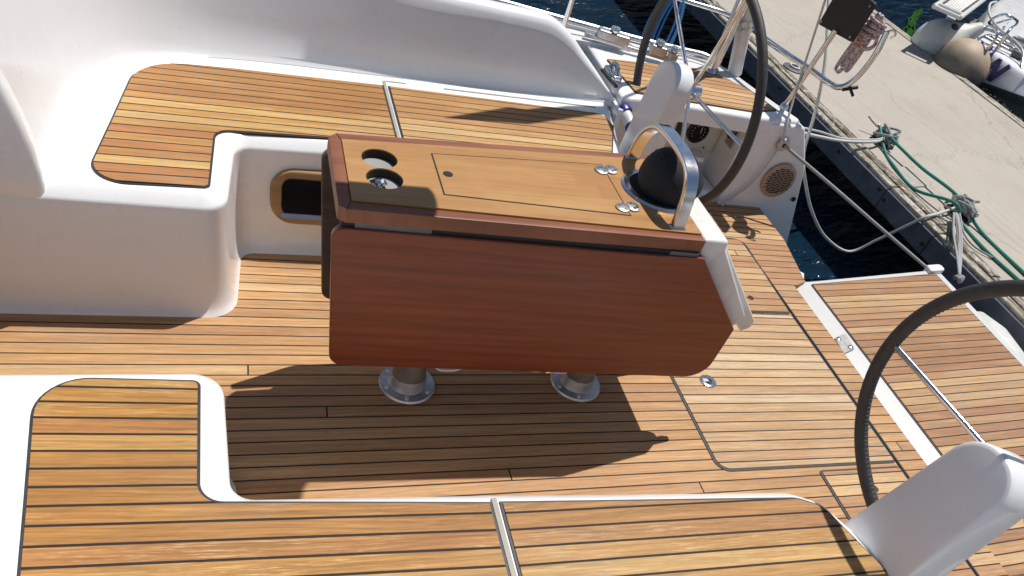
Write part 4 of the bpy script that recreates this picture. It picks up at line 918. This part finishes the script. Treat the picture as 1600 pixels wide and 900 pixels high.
part('hull', rings([[(4.5, 13.6, -.7), (9.3, 12.0, -.7), (13.5, 13.4, -.7), (20, 15.5, -.7), (20, 20, -.7), (5, 20, -.7)], [(4.2, 13.2, .2), (9.3, 11.5, .2), (13.7, 13.0, .2), (20, 15.2, .2), (20, 20, .2), (5, 20, .2)], [(4.0, 12.9, 2.6), (9.3, 11.0, 2.6), (13.9, 12.7, 2.6), (20, 15, 2.6), (20, 20, 2.6), (5, 20, 2.6)]]), M['navy'], db)
gw = thing('gangway', 'aluminium gangway with a dark slatted tread above the white fender', 'gangway', (6.9, 6.5, .35))
GA, GB, GC, GD = [Vector(p) for p in ((6.12, 6.185, .36), (6.28, 5.985, .36), (7.60, 7.03, .42), (7.45, 7.23, .42))]
gu = (GB - GA); gl = (GC - GB)
part('frame', join(tube([GA, GD], .022, 8), tube([GB, GC], .022, 8), tube([GA, GB], .018, 8), tube([GA + gl * .07, GB + gl * .07], .024, 8)), M['pale'], gw)
part('tread', [[tuple(GA + gl * .06 + Vector((0, 0, -.012))), tuple(GB + gl * .06 + Vector((0, 0, -.012))), tuple(GC + Vector((0, 0, -.012))), tuple(GD + Vector((0, 0, -.012)))], [(0, 1, 2, 3)]], M['black'], gw, smooth=False)
part('slats', join(*[tube([GA + gl * (.12 + k * .035) + gu * .17, GA + gl * (.12 + k * .035) + gu * .83], .0065, 6) for k in range(22)]), M['brushed'], gw)
fo = part('ball_fender', ball((6.56, 5.91, -.045), .262, 32, 20, (1, 1, 1.02)), M['fender_o'], None, loc=(6.56, 5.91, -.045)); tag(fo, 'big round fender of faded orange, blackened below, beside the blue W', 'fender', 'ball fenders at the pontoon')
fw = thing('ball_fender', 'white teardrop fender with a blue eye under the slatted gangway', 'fender', (6.62, 6.36, 0), 'ball fenders at the pontoon')
fdir = Vector((.55, -.25, .55)).normalized(); fcen = Vector((6.60, 6.36, -.02))
part('body', lathe([(.25 * math.sin(R(k)), -.25 * math.cos(R(k))) for k in range(4, 121, 8)] + [(.17, .19), (.12, .25), (.085, .31), (.065, .38), (.05, .42)], fcen, fdir, 32), M['fender_w'], fw)
part('blue_eye', lathe([(.036, .0), (.036, .012), (.018, .014)], fcen + Vector((-.02, -.10, .225)), (-.15, -.45, .9), 20), M['navy'], fw)
ropething('neighbour_line', 'pale green mooring line looping over the neighbour boat deck', [(7.9, 7.2, .30), (7.35, 6.75, .36), (7.05, 6.40, .34), (7.0, 6.15, .30), (7.1, 5.95, .26), (7.05, 5.6, .20), (7.1, 5.2, .19)], .011, 'rope_white', 'rope')
ropething('neighbour_line', 'tangle of pale lines on the neighbour boat foredeck', [(7.05, 6.0, .19), (7.2, 5.85, .2), (7.1, 5.7, .2), (7.3, 5.65, .2), (7.2, 5.5, .2), (7.05, 5.6, .2), (7.15, 5.8, .21), (7.3, 5.9, .2), (7.25, 6.05, .21), (7.4, 6.0, .2), (7.5, 5.85, .2)], .010, 'rope_white', 'rope')
# green weed hanging at the far water
wd = []
for i in range(40):
    s = random.random(); c = Vector((9.75, 10.1, -.60)).lerp(Vector((8.3, 8.55, -.61)), s) + Vector((random.uniform(-.07, .07) * (1 - s * .5), random.uniform(-.05, .05), 0)); L_ = random.uniform(.3, .9)
    wd.append(tube([c, c + Vector((-.5, -.52, .02)) * L_ * .5 + Vector((random.uniform(-.05, .05), 0, .01)), c + Vector((-.5, -.52, .0)) * L_], .011, 5))
tag(part('seaweed', join(*wd), M['weedm'], None, loc=(9.1, 9.3, -.6)), 'strip of bright green weed floating on the dark water', 'seaweed', None, 'stuff')

# ------------------------------------------------------------------ boom above the picture shading the table; added flag shadowing the bench
bm_ = thing('boom', 'boom with a stowed sail above the cockpit', 'boom', (-1, 1.8, 2.05))
bx = .845
part('spar', tube([(bx - .02, 1.82, 2.02), (-2.5, 1.80, 2.10)], .065, 16), M['brushed'], bm_)
part('sail_bundle', tube(smooth_path([(bx, 1.80, 2.10), (.72, 1.815, 2.12), (.5, 1.825, 2.12), (.2, 1.835, 2.13), (-.4, 1.83, 2.15), (-1.2, 1.82, 2.18), (-2.4, 1.80, 2.2)], 5), .085, 14), M['sailcloth'], bm_)
en = thing('shadow_flag', 'unseen cloth flag, added and shaped to shadow the far bench', 'flag', (2.35, 3.55, .5))  # added flag, out of view; outline traced so its shadow lands on the bench
fz = 2.25; kx, ky = .33, .23
fpts = [(.723, 2.683), (1.058, 2.861), (1.109, 2.842), (1.312, 2.929), (1.555, 3.0), (1.62, 2.98), (1.505, 2.90), (1.224, 2.781), (1.109, 2.729)]
fa = [(x + kx * (fz - .44), y + ky * (fz - .44), fz + .06 * math.sin(i * 1.7)) for i, (x, y) in enumerate(fpts)]
part('cloth', rings([fa, [(x, y, z + .004) for x, y, z in fa]]), M['shadow_flag'], en, smooth=False)
part('staff', tube([(2.36, 3.57, .47), (2.22, 3.42, 2.35)], .010, 10), M['whitealu'], en)
bpy.context.view_layer.update()
